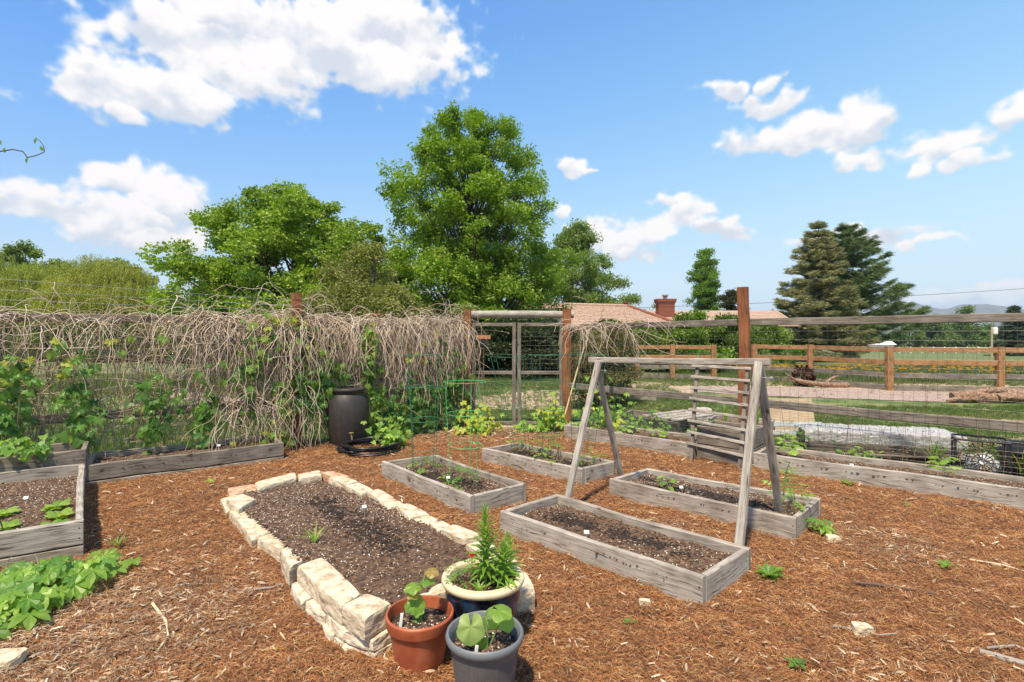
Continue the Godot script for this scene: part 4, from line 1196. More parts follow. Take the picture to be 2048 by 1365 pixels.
	for ring in 3:
		for k in 9:
			var a := TAU * k / 9 + ring * .3
			var o := Vector3(cos(a), .3 + ring * .5, sin(a)).normalized()
			m.tri(Vector3.ZERO, o * .016 + Vector3(-sin(a), 0, cos(a)) * .006, o * .016 - Vector3(-sin(a), 0, cos(a)) * .006)
	obj("flower", m.mesh(), M.flower, t, Transform3D(Basis(), Vector3(.005, .135, .02)))
	sprig("marigold", "grey green feathery seedling by the cream rim", "plant", P(-.27, 2.6, .285), .09, 9, "leaflets", ["olive", "mid"], .06)
	# squash seedlings
	t = thing("squash_plant", "squash seedling with one big mottled round leaf in the grey pot", "plant", P(-.11, 2.2, .22))
	rod("stem", t, curve(Vector3(0, 0, 0), Vector3(-.01, .13, .0), Vector3(.01, 0, 0), 4), .006, .005, M.green_stem, 6)
	for q in [[Vector3(-.01, .1, 0), Vector3(-.06, .155, .055), Vector3(.02, -.95, .25), Vector3(.1, .3, .95), .1, "pale"], [Vector3(-.01, .13, 0), Vector3(.03, .17, .0), Vector3(.75, -.1, .5), Vector3(0, 1, .25), .085, "bright"], [Vector3(.02, .02, 0), Vector3(.085, .13, -.01), Vector3(.2, -.8, .5), Vector3(.3, .5, .8), .06, "bright"], [Vector3(0, .06, 0), Vector3(.01, .11, -.03), Vector3(.3, -.8, -.1), Vector3(-.3, .5, .8), .06, "lime"], [Vector3(0, .01, 0), Vector3(-.01, .05, .02), Vector3(-.2, -.7, .3), Vector3(0, .5, .8), .045, "bright"]]:
		rod("stalk", t, curve(q[0], q[1], Vector3(0, .012, 0), 4), .0035, .003, M.green_stem, 5)
		obj("leaf", leaf("squash"), M.leaves[q[5]], t, aim(q[1], q[2], q[3], q[4]))
	t = thing("squash_plant", "leggy squash seedling with browned leaf edges in the terracotta pot", "plant", P(-.46, 2.45, .185))
	rod("stem", t, PackedVector3Array([Vector3(0, -.02, 0), Vector3(-.002, .08, .0), Vector3(.012, .15, 0), Vector3(.042, .2, -.01), Vector3(.06, .245, -.01)]), .008, .004, M.green_stem, 7)
	for q in [[Vector3(.06, .245, -.01), Vector3(.85, -.15, .3), Vector3(0, 1, .35), .055, "rust"], [Vector3(.04, .2, -.01), Vector3(.8, .05, .5), Vector3(0, 1, .3), .06, "mid"], [Vector3(.02, .18, 0), Vector3(-.85, -.1, .5), Vector3(.1, 1, .3), .065, "bright"], [Vector3(.01, .15, 0), Vector3(-.6, -.2, .8), Vector3(.1, 1, .3), .05, "rust"], [Vector3(.0, .12, 0), Vector3(.3, -.8, .4), Vector3(.2, .4, .9), .075, "bright"], [Vector3(-.005, .1, 0), Vector3(-.5, -.5, .5), Vector3(-.2, .6, .8), .05, "mid"], [Vector3(.0, .06, 0), Vector3(.7, .1, .4), Vector3(0, .8, .5), .05, "bright"], [Vector3(0, .03, 0), Vector3(.8, -.1, .3), Vector3(0, .8, .5), .04, "mid"]]:
		obj("leaf", leaf("squash"), M.leaves[q[4]], t, aim(q[0], q[1], q[2], q[3]))
	for q in [[-.515, 2.4, .2, "white plant tag in the terracotta pot"], [-.15, 2.12, .22, "thin white tag in the grey pot"]]:
		var o := obj("plant_tag", block_mesh([Vector2(-.007, -.001), Vector2(.007, -.001), Vector2(.007, .001), Vector2(-.007, .001)], -.02, .06, 0.0, 3.0), M.white, null, Transform3D(Basis(Vector3(0, 0, 1), -.12), P(q[0], q[1], q[2])))
		tag(o, q[3], "plant tag", "plant tags in the pots")

# ------------------------------------------------------------------ fences
const LF := Vector2(-0.78, 8.62)              # gate end of the vine covered fence
const LU := Vector2(-0.822, -0.57)            # along it, towards the west
const LN := Vector2(0.57, -0.822)             # its face towards the beds
const RF := Vector2(0.92, 8.50)               # gate end of the bare fence
const RU := Vector2(0.77, -0.638)
const RN := Vector2(-0.638, -0.77)

func lf(t: float, off := 0.0, y := 0.0) -> Vector3:
	var q := LF + LU * t + LN * off
	return P(q.x, q.y, y)

func rf(t: float, off := 0.0, y := 0.0) -> Vector3:
	var q := RF + RU * t + RN * off
	return P(q.x, q.y, y)

func wire_mesh(parent: Node3D, a: Vector3, b: Vector3, y0: float, y1: float, dx: float, dy: float, r: float, mat: Material, called := "wire_mesh", fine := 0.0) -> void:
	var m := MB.new()
	var base := parent.position
	var l := Vector2(a.x - b.x, a.z - b.z).length()
	var k := int(l / dx)
	for i in k + 1:
		var q := a.lerp(b, float(i) / k) - base
		m.tube(PackedVector3Array([Vector3(q.x, y0 - base.y, q.z), Vector3(q.x + rr(-.003, .003), (y0 + y1) / 2 - base.y, q.z + rr(-.004, .004)), Vector3(q.x, y1 - base.y, q.z)]), r, r, 3, false)
	var y := y0
	while y <= y1 + 0.001:
		var p := PackedVector3Array()
		for i in 9:
			var q := a.lerp(b, i / 8.0) - base
			p.append(Vector3(q.x, y - base.y + rr(-.004, .004), q.z))
		m.tube(p, r, r, 3, false)
		y += dy if y > y0 + fine or fine == 0.0 else dy * 0.5
	obj(called, m.mesh(), mat, parent)

func make_fences() -> void:
	# vine covered fence
	var t := thing("wire_fence", "grey railed wire mesh fence buried under dry hop vines", "fence", lf(3.0))
	board("rail", t, lf(7.8, 0, 1.725), lf(2.70, 0, 1.73), .09, .04, M.rail)
	board("rail", t, lf(2.66, 0, 1.73), lf(.05, 0, 1.735), .09, .04, M.rail)
	board("rail", t, lf(7.8, 0, .60), lf(2.70, 0, .635), .1, .04, M.rail)
	board("rail", t, lf(2.66, 0, .635), lf(.05, 0, .65), .1, .04, M.rail)
	board("post", t, lf(2.66, .085, -.15), lf(2.66, .085, 2.1), .12, .095, M.cedar, P(LU.x, LU.y))
	board("post", t, lf(7.0, .085, -.15), lf(7.0, .085, 2.1), .12, .095, M.cedar, P(LU.x, LU.y))
	wire_mesh(t, lf(7.8, .03), lf(.06, .03), .03, 1.68, .1, .1, .0014, M.wire)
	# short green edging wire by the two board bed
	t = thing("edging_wire", "low strip of bluish wire edging behind the two board bed", "wire", lf(3.6))
	wire_mesh(t, lf(5.3, .12), lf(3.4, .12), .2, .5, .1, .15, .0026, M.galv)
	# bare fence
	t = thing("wire_fence", "open grey two railed wire mesh fence beside the longest bed", "fence", rf(3.0))
	board("rail", t, rf(.0, 0, 1.655), rf(2.74, 0, 1.70), .088, .04, M.rail)
	board("rail", t, rf(2.80, 0, 1.70), rf(7.5, 0, 1.72), .088, .04, M.rail)
	board("rail", t, rf(.0, 0, .70), rf(2.74, 0, .665), .1, .04, M.rail)
	board("rail", t, rf(2.80, 0, .665), rf(7.5, 0, .60), .1, .04, M.rail)
	board("post", t, rf(2.77, .085, -.15), rf(2.74, .085, 2.15), .12, .095, M.cedar, P(RU.x, RU.y), .008)
	board("post", t, rf(7.0, .085, -.15), rf(7.0, .085, 2.15), .12, .095, M.cedar, P(RU.x, RU.y))
	wire_mesh(t, rf(.04, .03), rf(7.5, .03), .03, 1.66, .1, .1, .0013, M.wire, "wire_mesh", .3)
	# gate: posts, lintel and two leaves
	t = thing("gate_arch", "two reddish cedar posts joined by a thick grey round lintel above the gate", "arch", P(.07, 8.58))
	board("post", t, P(-.74, 8.6, -.15), P(-.74, 8.6, 1.95), .13, .1, M.cedar, Vector3.RIGHT)
	board("post", t, P(.90, 8.52, -.15), P(.90, 8.52, 1.96), .13, .1, M.cedar, Vector3.RIGHT, .006)
	var m := MB.new()
	m.tube(curve(P(-.67, 8.6, 1.87) - t.position, P(1.02, 8.62, 1.865) - t.position, Vector3(0, .006, 0), 6), .062, .06, 14)
	obj("lintel", m.mesh(), M.wood, t)
	for s in 2:
		t = thing("gate_leaf", ["grey framed gate leaf next to the vine covered post", "grey framed gate leaf with wire mesh next to the bamboo stake"][s], "gate", P([-.3, .43][s], 8.6, 0), "leaves of the garden gate")
		var x0: float = [-.665, .09][s]; var x1: float = [.065, .845][s]
		board("stile", t, P(x0 + .03, 8.6, .03), P(x0 + .03, 8.6, 1.73), .06, .04, M.rail, Vector3.RIGHT)
		board("stile", t, P(x1 - .03, 8.6, .03), P(x1 - .03, 8.6, 1.735), .06, .04, M.rail, Vector3.RIGHT)
		for y in [1.70, .905, .075]: board("rail", t, P(x0 + .06, 8.6, y), P(x1 - .06, 8.6, y), .058, .036, M.rail)
		wire_mesh(t, P(x0 + .05, 8.625), P(x1 - .05, 8.625), .08, .9 if s == 0 else 1.68, .075, .075, .0011, M.wire)
	t = thing("timber_sill", "pale timber sill lying on the ground under the gate", "timber", P(.1, 8.45))
	board("plank", t, P(-.6, 8.42, .03), P(.75, 8.38, .03), .06, .08, M.pale_wood)
	# overhead wires strung along the vine fence
	for k in 3:
		t = thing("strung_wire", ["lowest thin wire strung above the vine fence", "middle thin wire strung above the vine fence", "highest thin wire strung above the vine fence"][k], "wire", lf(5, 0, 1.8))
		var y: float = [1.93, 2.07, 2.24][k]
		rod("wire", t, curve(lf(9.0, -.1, y + .08) - t.position, lf(2.66, .03, 1.86 + k * .07) - t.position, Vector3(0, -.02, 0), 8), .0022, .0022, M.galv, 4)

# ------------------------------------------------------------------ dry vines and hop leaves
func strand(m: MB, at: Vector3, vel: Vector3, length: float, r: float, out: Vector3, curl: float, floor_y := 0.02) -> void:
	var p := PackedVector3Array([at])
	var step := 0.06
	var v := vel.normalized()
	var ph := rr(0, 100.0)
	var grav := rr(.12, .46)
	var n := int(length / step)
	for i in n:
		var k := float(i) / maxi(n, 1)
		v += Vector3(nz2.get_noise_2d(ph, i * 11.0), 0, nz2.get_noise_2d(ph + 40.0, i * 11.0)) * curl * 1.6 + Vector3(0, -grav, 0) + Vector3(rr(-1, 1), rr(-1, 1), rr(-1, 1)) * 0.36
		if v.y < -0.2: v += out * -0.02
		v = v.normalized()
		at += v * step
		if at.y < floor_y: break
		p.append(at)
	if p.size() > 2: m.tube(p, r, r * 0.6, 3, false)

func vine_tint() -> Color:
	var s := R.randf()
	if s < 0.55: return Color(.56, .46, .36).lerp(Color(.78, .69, .58), R.randf())
	if s < 0.8: return Color(.42, .32, .23).lerp(Color(.6, .48, .36), R.randf())
	return Color(.22, .155, .105).lerp(Color(.36, .26, .18), R.randf())

func leaf_cloud(t: Node3D, spots: Array, as_parts: int, kinds := ["hop", "hop_b", "ivy"]) -> void:
	# spots: [position, tip, face, size, tint]; the largest are leaves of their own, the rest one mass
	spots.sort_custom(func(a: Array, b: Array) -> bool: return a[3] > b[3])
	var rest := Swarm.new()
	for i in spots.size():
		var q: Array = spots[i]
		var tr := aim(q[0] - t.position, q[1], q[2], q[3])
		tr.basis = tr.basis * Basis.from_scale(Vector3(rr(.8, 1.15), rr(.5, 2.2), rr(.85, 1.1)))
		if i < as_parts: obj("leaf", leaf(kinds[i % kinds.size()]), M.leaves[q[4]], t, tr)
		else: rest.put(tr, {"bright": Color(.15, .28, .035), "mid": Color(.09, .21, .034), "dark": Color(.045, .125, .026), "yellow": Color(.34, .36, .035), "lime": Color(.24, .38, .06), "olive": Color(.16, .19, .06)}.get(q[4], Color(.1, .2, .03)))
	if rest.t.size(): swarm("small_leaves", rest, leaf("hop_b"), M.leaf, t)

func make_vines() -> void:
	var out3 := P(LN.x, LN.y)
	var along := P(LU.x, LU.y)
	# two masses of dead bines, one each side of the tall post
	for side in 2:
		var t := thing("hop_vine", ["dense curtain of dry hop bines between the barrel and the gate post, green leaves below", "dry tangled hop bines hanging over the fence beside the lettuce bed"][side], "vine", lf([1.4, 4.6][side]))
		var m := MB.new(); m.colored = true
		var base := t.position
		var count: int = [1750, 1750][side]
		for i in count:
			var f := rr(.02, 2.75) if side == 0 else 2.6 + 4.6 * pow(R.randf(), 1.9)
			var dens := 1.0
			if f > 4.0: dens = 0.42
			if R.randf() > dens: continue
			m.tint = vine_tint()
			var off := rr(-.02, .07)
			var at := lf(f, off, 1.74 + rr(-.09, .05)) - base
			var v := out3 * rr(.0, .3) + along * rr(-.7, .7) + Vector3.UP * (rr(-.5, .1) if R.randf() < .8 else rr(0, .6))
			var l := rr(.25, 1.15) if R.randf() < .75 else rr(.9, 1.7)
			if f > 4.2: l *= .75
			if f > 1.55 and f < 2.4: l = minf(l, .9)
			strand(m, at, v, l, rr(.0026, .0056), out3, .28)
		# older darker stems behind
		for i in count / 2:
			var f := rr(.02, 2.75) if side == 0 else 2.6 + 4.4 * pow(R.randf(), 1.3)
			m.tint = Color(.24, .17, .115).lerp(Color(.46, .35, .26), R.randf())
			strand(m, lf(f, rr(-.05, .06), rr(.5, 1.7)) - base, along * rr(-.6, .6) + Vector3.DOWN + out3 * rr(-.1, .2), rr(.3, 1.1), rr(.003, .006), out3, .2)
		# crosswise runners
		for i in count / 4:
			var f := rr(.1, 2.7) if side == 0 else rr(2.7, 6.4)
			m.tint = vine_tint()
			var a := lf(f, rr(-.02, .12), rr(.5, 1.75)) - base
			var b := a + along * rr(-.9, .9) + Vector3(0, rr(-.35, .2), 0) + out3 * rr(-.05, .1)
			m.tube(curve(a, b, Vector3(rr(-.05, .05), rr(-.16, .1), rr(-.05, .05)), 8), rr(.003, .0055), .002, 3, false)
		# loose ends standing up above the rail
		for i in [30, 26][side]:
			var f := rr(.0, 2.9) if side == 0 else rr(2.6, 6.6)
			if side == 0 and i < 26: f = rr(-.1, .45)
			m.tint = vine_tint()
			var a := lf(f, rr(-.04, .06), 1.74) - base
			var h := rr(.04, .14) if i > 3 else rr(.15, .24)
			m.tube(curve(a, a + along * rr(-.4, .4) + Vector3(0, rr(-.05, .05), 0) + out3 * rr(-.05, .15), Vector3(rr(-.05, .05), h, 0), 9), .0036, .0018, 3, false)
		# spread skirt on the ground near the post
		if side == 1:
			for i in 130:
				m.tint = vine_tint()
				var f := rr(2.5, 3.6)
				strand(m, lf(f, rr(.05, .25), rr(.3, .9)) - base, out3 * rr(.2, 1.0) + along * rr(-.5, .5) + Vector3.UP * rr(-.2, .6), rr(.3, .9), rr(.003, .0055), out3, .2, .01)
		var sm := obj("dry_stems", m.mesh(), M.stem, t)
		sm.set_meta("kind", "stuff")
		# leaves, cluster by cluster: place along the fence, height, spreads, number, tints, size
		var clusters: Array = [
			[.3, .62, .35, .5, 130, ["dark", "mid", "mid"], .1], [.9, .5, .45, .42, 150, ["dark", "mid"], .105], [1.45, .45, .3, .4, 70, ["dark", "mid", "bright"], .1], [1.1, .3, .5, .25, 60, ["dark", "mid"], .1],
			[1.72, 1.42, .13, .25, 46, ["lime", "bright", "yellow"], .1], [1.68, 1.08, .12, .3, 34, ["bright", "mid"], .1], [1.62, .5, .16, .4, 46, ["mid", "bright", "yellow"], .1], [1.45, .2, .3, .2, 60, ["lime", "bright"], .1],
			[.75, 1.3, .5, .3, 12, ["mid", "yellow"], .09], [.4, 1.2, .3, .3, 16, ["mid", "dark"], .09], [2.35, .85, .25, .35, 90, ["mid", "dark", "bright"], .11], [2.5, 1.4, .25, .25, 30, ["bright", "mid", "yellow"], .1]] if side == 0 else [
			[2.7, .75, .28, .4, 120, ["mid", "dark", "bright"], .11], [3.0, 1.35, .35, .3, 46, ["bright", "mid", "lime"], .1], [2.85, 1.72, .3, .12, 26, ["yellow", "lime", "yellow"], .1], [3.3, .9, .2, .5, 50, ["mid", "dark"], .1], [3.0, .18, .3, .16, 46, ["lime", "yellow", "bright"], .1],
			[3.75, .55, .14, .45, 60, ["dark", "mid"], .11], [4.3, .6, .16, .5, 70, ["dark", "mid", "mid"], .11], [4.05, 1.0, .15, .4, 22, ["mid", "dark"], .1], [4.9, .62, .18, .55, 80, ["dark", "mid", "mid"], .115], [5.0, 1.15, .3, .35, 30, ["mid", "yellow", "dark"], .11], [5.45, .7, .2, .55, 100, ["dark", "mid", "mid"], .12], [5.6, 1.2, .35, .25, 24, ["mid", "yellow"], .11], [4.6, 1.45, .3, .15, 6, ["mid", "yellow"], .1], [6.05, .7, .25, .6, 90, ["dark", "mid"], .12]]
		var spots: Array = []
		for c in clusters:
			var ph := rr(0, 50)
			for i in int(c[4] * (1.1 if side == 0 else .75)):
				var u := R.randfn(0, .5); var v := R.randfn(0, .5)
				var f: float = c[0] + u * c[2]
				var y: float = c[1] + v * c[3]
				if y < .06: y = rr(.06, .2)
				var bush := .05 + .17 * absf(nz2.get_noise_2d(f * 9.0 + ph, y * 9.0))
				var at := lf(f, rr(.06, .18) + bush + (.08 if c[1] < .35 else 0.0), y)
				var face := (out3 * rr(.3, 1.0) + Vector3.UP * rr(.2, 1.0) + along * rr(-.6, .6)).normalized()
				var tip := (Vector3.DOWN * rr(.3, 1.0) + along * rr(-.9, .9) + out3 * rr(-.1, .6)).normalized()
				spots.append([at, tip, face, c[6] * rr(.55, 1.15), (c[5] as Array)[R.randi() % (c[5] as Array).size()]])
		leaf_cloud(t, spots, 290)
	# overgrown top of the highest box
	var t := thing("hop_plant", "hop leaves spilling over the front of the highest box", "plant", P(-4.9, 5.1, .3))
	var spots: Array = []
	for i in 150:
		var q := Vector2(-5.1, 4.95) + Vector2(.8, .56) * rr(-.75, .55) + Vector2(.57, -.82) * rr(-.2, .28)
		spots.append([P(q.x, q.y, .36 + rr(0, .16) - (.06 if i % 5 == 0 else 0.0)), (Vector3(rr(-1, 1), -.4, rr(-.2, 1))).normalized(), Vector3(rr(-.4, .4), 1, rr(0, .6)).normalized(), rr(.08, .13), ["mid", "bright", "mid", "dark"][R.randi() % 4]])
	leaf_cloud(t, spots, 150)
	# hop plant on the ground in the near corner
	t = thing("hop_plant", "bright green hop plant sprawling on the chips before the lettuce bed", "plant", P(-2.75, 3.05))
	spots = []
	for i in 150:
		var q := Vector2(-2.8, 2.97) + Vector2(R.randfn(0, .27), R.randfn(0, .22))
		if q.x > -2.52 or q.y > 3.42 + (q.x + 3.0) * .5: continue
		var edge := clampf((q - Vector2(-2.8, 2.97)).length() / .7, 0, 1)
		spots.append([P(q.x, q.y, .06 + rr(0, .16) * (1.0 - edge)), Vector3(rr(-1, 1), -.25, rr(-.3, 1)).normalized(), Vector3(rr(-.35, .35), 1, rr(-.1, .5)).normalized(), rr(.08, .15), ["bright", "mid", "bright", "lime", "mid"][R.randi() % 5]])
	for q in [[-2.66, 3.36], [-2.6, 3.42], [-2.52, 3.3], [-2.58, 3.28], [-2.7, 3.28], [-2.5, 3.44]]:
		spots.append([P(q[0], q[1], .06), Vector3(rr(-.5, .5), -.1, 1).normalized(), Vector3(rr(-.2, .2), 1, .2).normalized(), rr(.08, .12), "bright"])
	leaf_cloud(t, spots, 200, ["hop", "hop", "hop_b"])
	var sm := MB.new()
	for i in 26:
		var a := P(-2.95 + rr(-.3, .3), 3.0 + rr(-.25, .25), .01) - t.position
		sm.tube(curve(a, a + Vector3(rr(-.25, .25), rr(.03, .14), rr(-.2, .2)), Vector3(0, .05, 0), 4), .003, .002, 4, false)
	obj("stems", sm.mesh(), M.green_stem, t)
	# yellow green bushes at the gate
	for q in [[-.55, 8.0, .38, .34, 110, ["yellow", "lime", "yellow"], "yellow green hop shoots at the foot of the gate post by the vines"], [.62, 8.2, .3, .5, 90, ["lime", "yellow", "bright"], "pale hop shoots growing through the gate by the bamboo stake"], [1.35, 7.95, .42, .62, 150, ["lime", "yellow", "bright", "mid"], "yellow leaved hop bush at the gate end of the bare fence"], [-1.6, 7.0, .26, .3, 80, ["bright", "mid", "lime"], "leafy green plant between the barrel and the hose"], [.25, 8.15, .22, .1, 36, ["bright", "lime"], "low green shoots under the gate"]]:
		t = thing("hop_shoots", q[6], "plant", P(q[0], q[1]))
		spots = []
		for i in q[4]:
			var e = Vector2(R.randfn(0, .42), R.randfn(0, .3)) * q[2]
			var y: float = .05 + absf(R.randfn(0, .5)) * q[3]
			spots.append([P(q[0] + e.x, q[1] + e.y, y), Vector3(rr(-1, 1), -.4, rr(-.2, 1)).normalized(), Vector3(rr(-.4, .4), 1, rr(0, .7)).normalized(), rr(.06, .11), (q[5] as Array)[R.randi() % (q[5] as Array).size()]])
		leaf_cloud(t, spots, 200)
		sm = MB.new()
		for i in 14:
			var a := Vector3(rr(-.2, .2) * q[2], 0, rr(-.2, .2) * q[2])
			sm.tube(curve(a, a + Vector3(rr(-.4, .4) * q[2], q[3] * rr(.5, 1.0), rr(-.3, .3) * q[2]), Vector3(rr(-.03, .03), 0, 0), 5), .003, .0015, 4, false)
		obj("stems", sm.mesh(), M.green_stem, t)
	# thin dry bines on the bare fence by the gate, and dead stalks before the lumber
	t = thing("dry_vine", "sparse dry bines hanging from the bare fence next to the gate post", "vine", rf(.9))
	var m := MB.new(); m.colored = true
	for i in 90:
		m.tint = vine_tint()
		var f := absf(R.randfn(0, .7)) + .05
		strand(m, rf(minf(f, 2.4), rr(-.02, .08), 1.62 + rr(0, .1)) - t.position, P(RU.x, RU.y) * rr(-.8, .9) + Vector3.UP * rr(-.2, .7) + P(RN.x, RN.y) * rr(0, .4), rr(.2, .9), rr(.0025, .005), P(RN.x, RN.y), .4)
	for i in 14:
		m.tint = vine_tint()
		var a := rf(rr(.1, 1.6), .05, rr(1.5, 1.75)) - t.position
		m.tube(curve(a, a + P(RU.x, RU.y) * rr(.3, .9) + Vector3(0, rr(-.7, .05), 0), Vector3(0, rr(-.15, .2), 0), 9), .004, .002, 3, false)
	obj("dry_stems", m.mesh(), M.stem, t)
	t = thing("dead_stalks", "brown dead weed stalks with seed heads along the bare fence", "weeds", rf(4.2))
	m = MB.new(); m.colored = true
	for i in 42:
		m.tint = Color(.2, .11, .065).lerp(Color(.34, .22, .14), R.randf())
		var a := rf(rr(2.95, 5.2), rr(-.12, .0), .05) - t.position
		var h := rr(.3, .95)
		m.tube(curve(a, a + Vector3(rr(-.12, .12), h, rr(-.1, .1)), Vector3(rr(-.05, .05), 0, 0), 5), .003, .0015, 3, false)
		for k in 16:
			var b := a + Vector3(rr(-.05, .05), h * rr(.3, 1.0), rr(-.05, .05))
			m.tri(b, b + Vector3(rr(-1, 1), rr(-1, 1), rr(-1, 1)).normalized() * .016, b + Vector3(rr(-1, 1), rr(-1, 1), rr(-1, 1)).normalized() * .016)
	obj("dry_stems", m.mesh(), M.stem, t)
	# twig reaching in from above
	t = thing("vine_twig", "single twisted vine tip hanging in the sky at the picture edge", "twig", P(-3.35, 3.2, 2.75))
	m = MB.new()
	var tw := PackedVector3Array()
	for q in [[-3.274, 2.673], [-3.151, 2.673], [-3.074, 2.685], [-3.012, 2.673], [-2.985, 2.636], [-2.948, 2.642], [-2.911, 2.655], [-2.880, 2.670], [-2.883, 2.701], [-2.905, 2.735], [-2.935, 2.759]]:
		tw.append(P(q[0], 3.2, q[1]) - t.position)
	m.tube(tw, .0045, .002, 5)
	obj("stem", m.mesh(), M.dark_wood, t)
	for q in [[-3.120, 2.664, 1.0], [-2.982, 2.633, -1.0], [-2.886, 2.676, 0.5], [-2.929, 2.753, -1.0], [-3.145, 2.713, 1.0]]:
		obj("leaf", leaf("oval"), M.leaves.mid, t, aim(P(q[0], 3.2, q[1]) - t.position, Vector3(-.3, q[2], .2), Vector3(0, .2, 1), .035))

# ------------------------------------------------------------------ trees
func spray(n: int, l: float, w: float, spread: float, sd: int, hang := 0.0) -> ArrayMesh:      # a tuft of small folded leaves
	var g := RandomNumberGenerator.new(); g.seed = sd
	var m := MB.new()
	for i in n:
		var o := Vector3(g.randf_range(-1, 1), g.randf_range(-1, 1), g.randf_range(-1, 1)) * spread
		o.y *= 0.7
		var t := Vector3(g.randf_range(-1, 1), g.randf_range(-1.0, .3) - hang, g.randf_range(-1, 1)).normalized()
		var s := t.cross(Vector3(g.randf_range(-1, 1), g.randf_range(.2, 1.0), g.randf_range(-1, 1)).normalized()).normalized() * w
		var up := s.cross(t).normalized() * w * 0.35
		var k := g.randf_range(.7, 1.2)
		var tip := o + t * l * k
		m.tri(o, o + t * l * .45 * k + s + up, tip); m.tri(o, tip, o + t * l * .45 * k - s + up)
	return m.mesh()

func needles(n: int, l: float, w: float, sd: int) -> ArrayMesh:
	var g := RandomNumberGenerator.new(); g.seed = sd
	var m := MB.new()
	for i in n:
		var t := Vector3(g.randf_range(-1, 1), g.randf_range(-.25, .7), g.randf_range(-1, 1)).normalized() * l * g.randf_range(.6, 1.1)
		var s := t.cross(rdir()).normalized() * w
		var o := Vector3(g.randf_range(-1, 1), g.randf_range(-.4, .4), g.randf_range(-1, 1)) * l * .5
		m.tri(o - s, o + s, o + t)
	return m.mesh()

func radius_at(profile: Array, t: float) -> float:
	for i in range(1, profile.size()):
		if t <= profile[i][0]:
			return lerpf(profile[i - 1][1], profile[i][1], clampf((t - profile[i - 1][0]) / (profile[i][0] - profile[i - 1][0]), 0, 1))
	return profile[-1][1]

# o: puffs, per (clumps in a puff), puff (radius), tint a/b, leaf mesh, scale, trunk radius, shift (crown offset), fork (number of main stems)
func broad_tree(called: String, label: String, x: float, d: float, h: float, profile: Array, o: Dictionary) -> void:
	var y0 := terrain(x, d) - .05
	var t := thing(called, label, o.get("cat", "tree"), P(x, d, y0), o.get("group", ""))
	var wood := MB.new()
	var s := Swarm.new()
	var shift: Vector3 = o.get("shift", Vector3.ZERO)
	var stems: Array = []
	var nstem: int = o.get("fork", 1)
	var tr: float = o.get("trunk", h * .02)
	for k in nstem:
		var a := TAU * k / nstem + .6
		var sp := (Vector3(cos(a), 0, sin(a)) * h * .1) if nstem > 1 else Vector3.ZERO
		var p := PackedVector3Array()
		for i in 11:
			var u := i / 10.0
			p.append(Vector3(0, u * h * .92, 0) + sp * pow(u, .8) * 1.6 + shift * u + Vector3(nz2.get_noise_2d(x * 9.0 + k * 30.0, u * 60.0), 0, nz2.get_noise_2d(d * 9.0 + k * 30.0, u * 60.0)) * h * .03 * u)
		wood.tube(p, tr / sqrt(nstem), tr * .12, 7, false)
		stems.append(p)
	var tmin: float = profile[0][0]
	var per: int = o.get("per", 50)
	var ta: Color = o.get("a"); var tb: Color = o.get("b")
	var pr0: float = o.get("puff", h * .08)
	var ms: float = o.get("scale", 1.0)
	var made := 0
	var tries := 0
	var rmax := 0.0
	for q in profile: rmax = maxf(rmax, q[1])
	while made < o.get("puffs", 100) and tries < 4000:
		tries += 1
		var u := rr(tmin, 1.0)
		var rad := radius_at(profile, u)
		if R.randf() > (rad / rmax) * .9 + .12: continue
		var a := rr(0, TAU)
		var lump = 1.0 + nz2.get_noise_3d(cos(a) * 22.0 + x, u * 50.0, sin(a) * 22.0 + d) * o.get("lump", .5)
		var k := pow(R.randf(), .42)
		var c := Vector3(cos(a) * rad * k * lump, u * h, sin(a) * rad * k * lump) + shift * u
		var sp: PackedVector3Array = stems[R.randi() % stems.size()]
		if nstem > 1:
			var best := 1e9
			for q in stems:
				var dd := (q as PackedVector3Array)[8].distance_to(c)
				if dd < best: best = dd; sp = q
		var root := sp[clampi(int((u - .14 - .12 * k) / .92 * 10.0), 1, 9)]
		wood.tube(curve(root, c, Vector3(0, -c.distance_to(root) * .06, 0) + rdir() * .05, 4), maxf(.014, tr * .28 * (1.0 - u * .5)), .008, 4, false)
		var pr := pr0 * rr(.7, 1.25) * (1.0 - .35 * u)
		var hue := R.randf()
		for i in per:
			var v := rdir()
			var q := c + Vector3(v.x, v.y * .62 + .1, v.z) * pr * pow(R.randf(), .5)
			var bas := Basis(Vector3.UP, rr(0, TAU)) * Basis(Vector3(1, 0, 0), rr(-.6, .6))
			s.put(Transform3D(bas.scaled(Vector3.ONE * ms * rr(.75, 1.25)), q), ta.lerp(tb, clampf(hue * .5 + R.randf() * .5, 0, 1)))
		made += 1
	obj("trunk", wood.mesh(), o.get("bark", M.bark), t)
	swarm("crown", s, o.leaf, M.leaf, t)

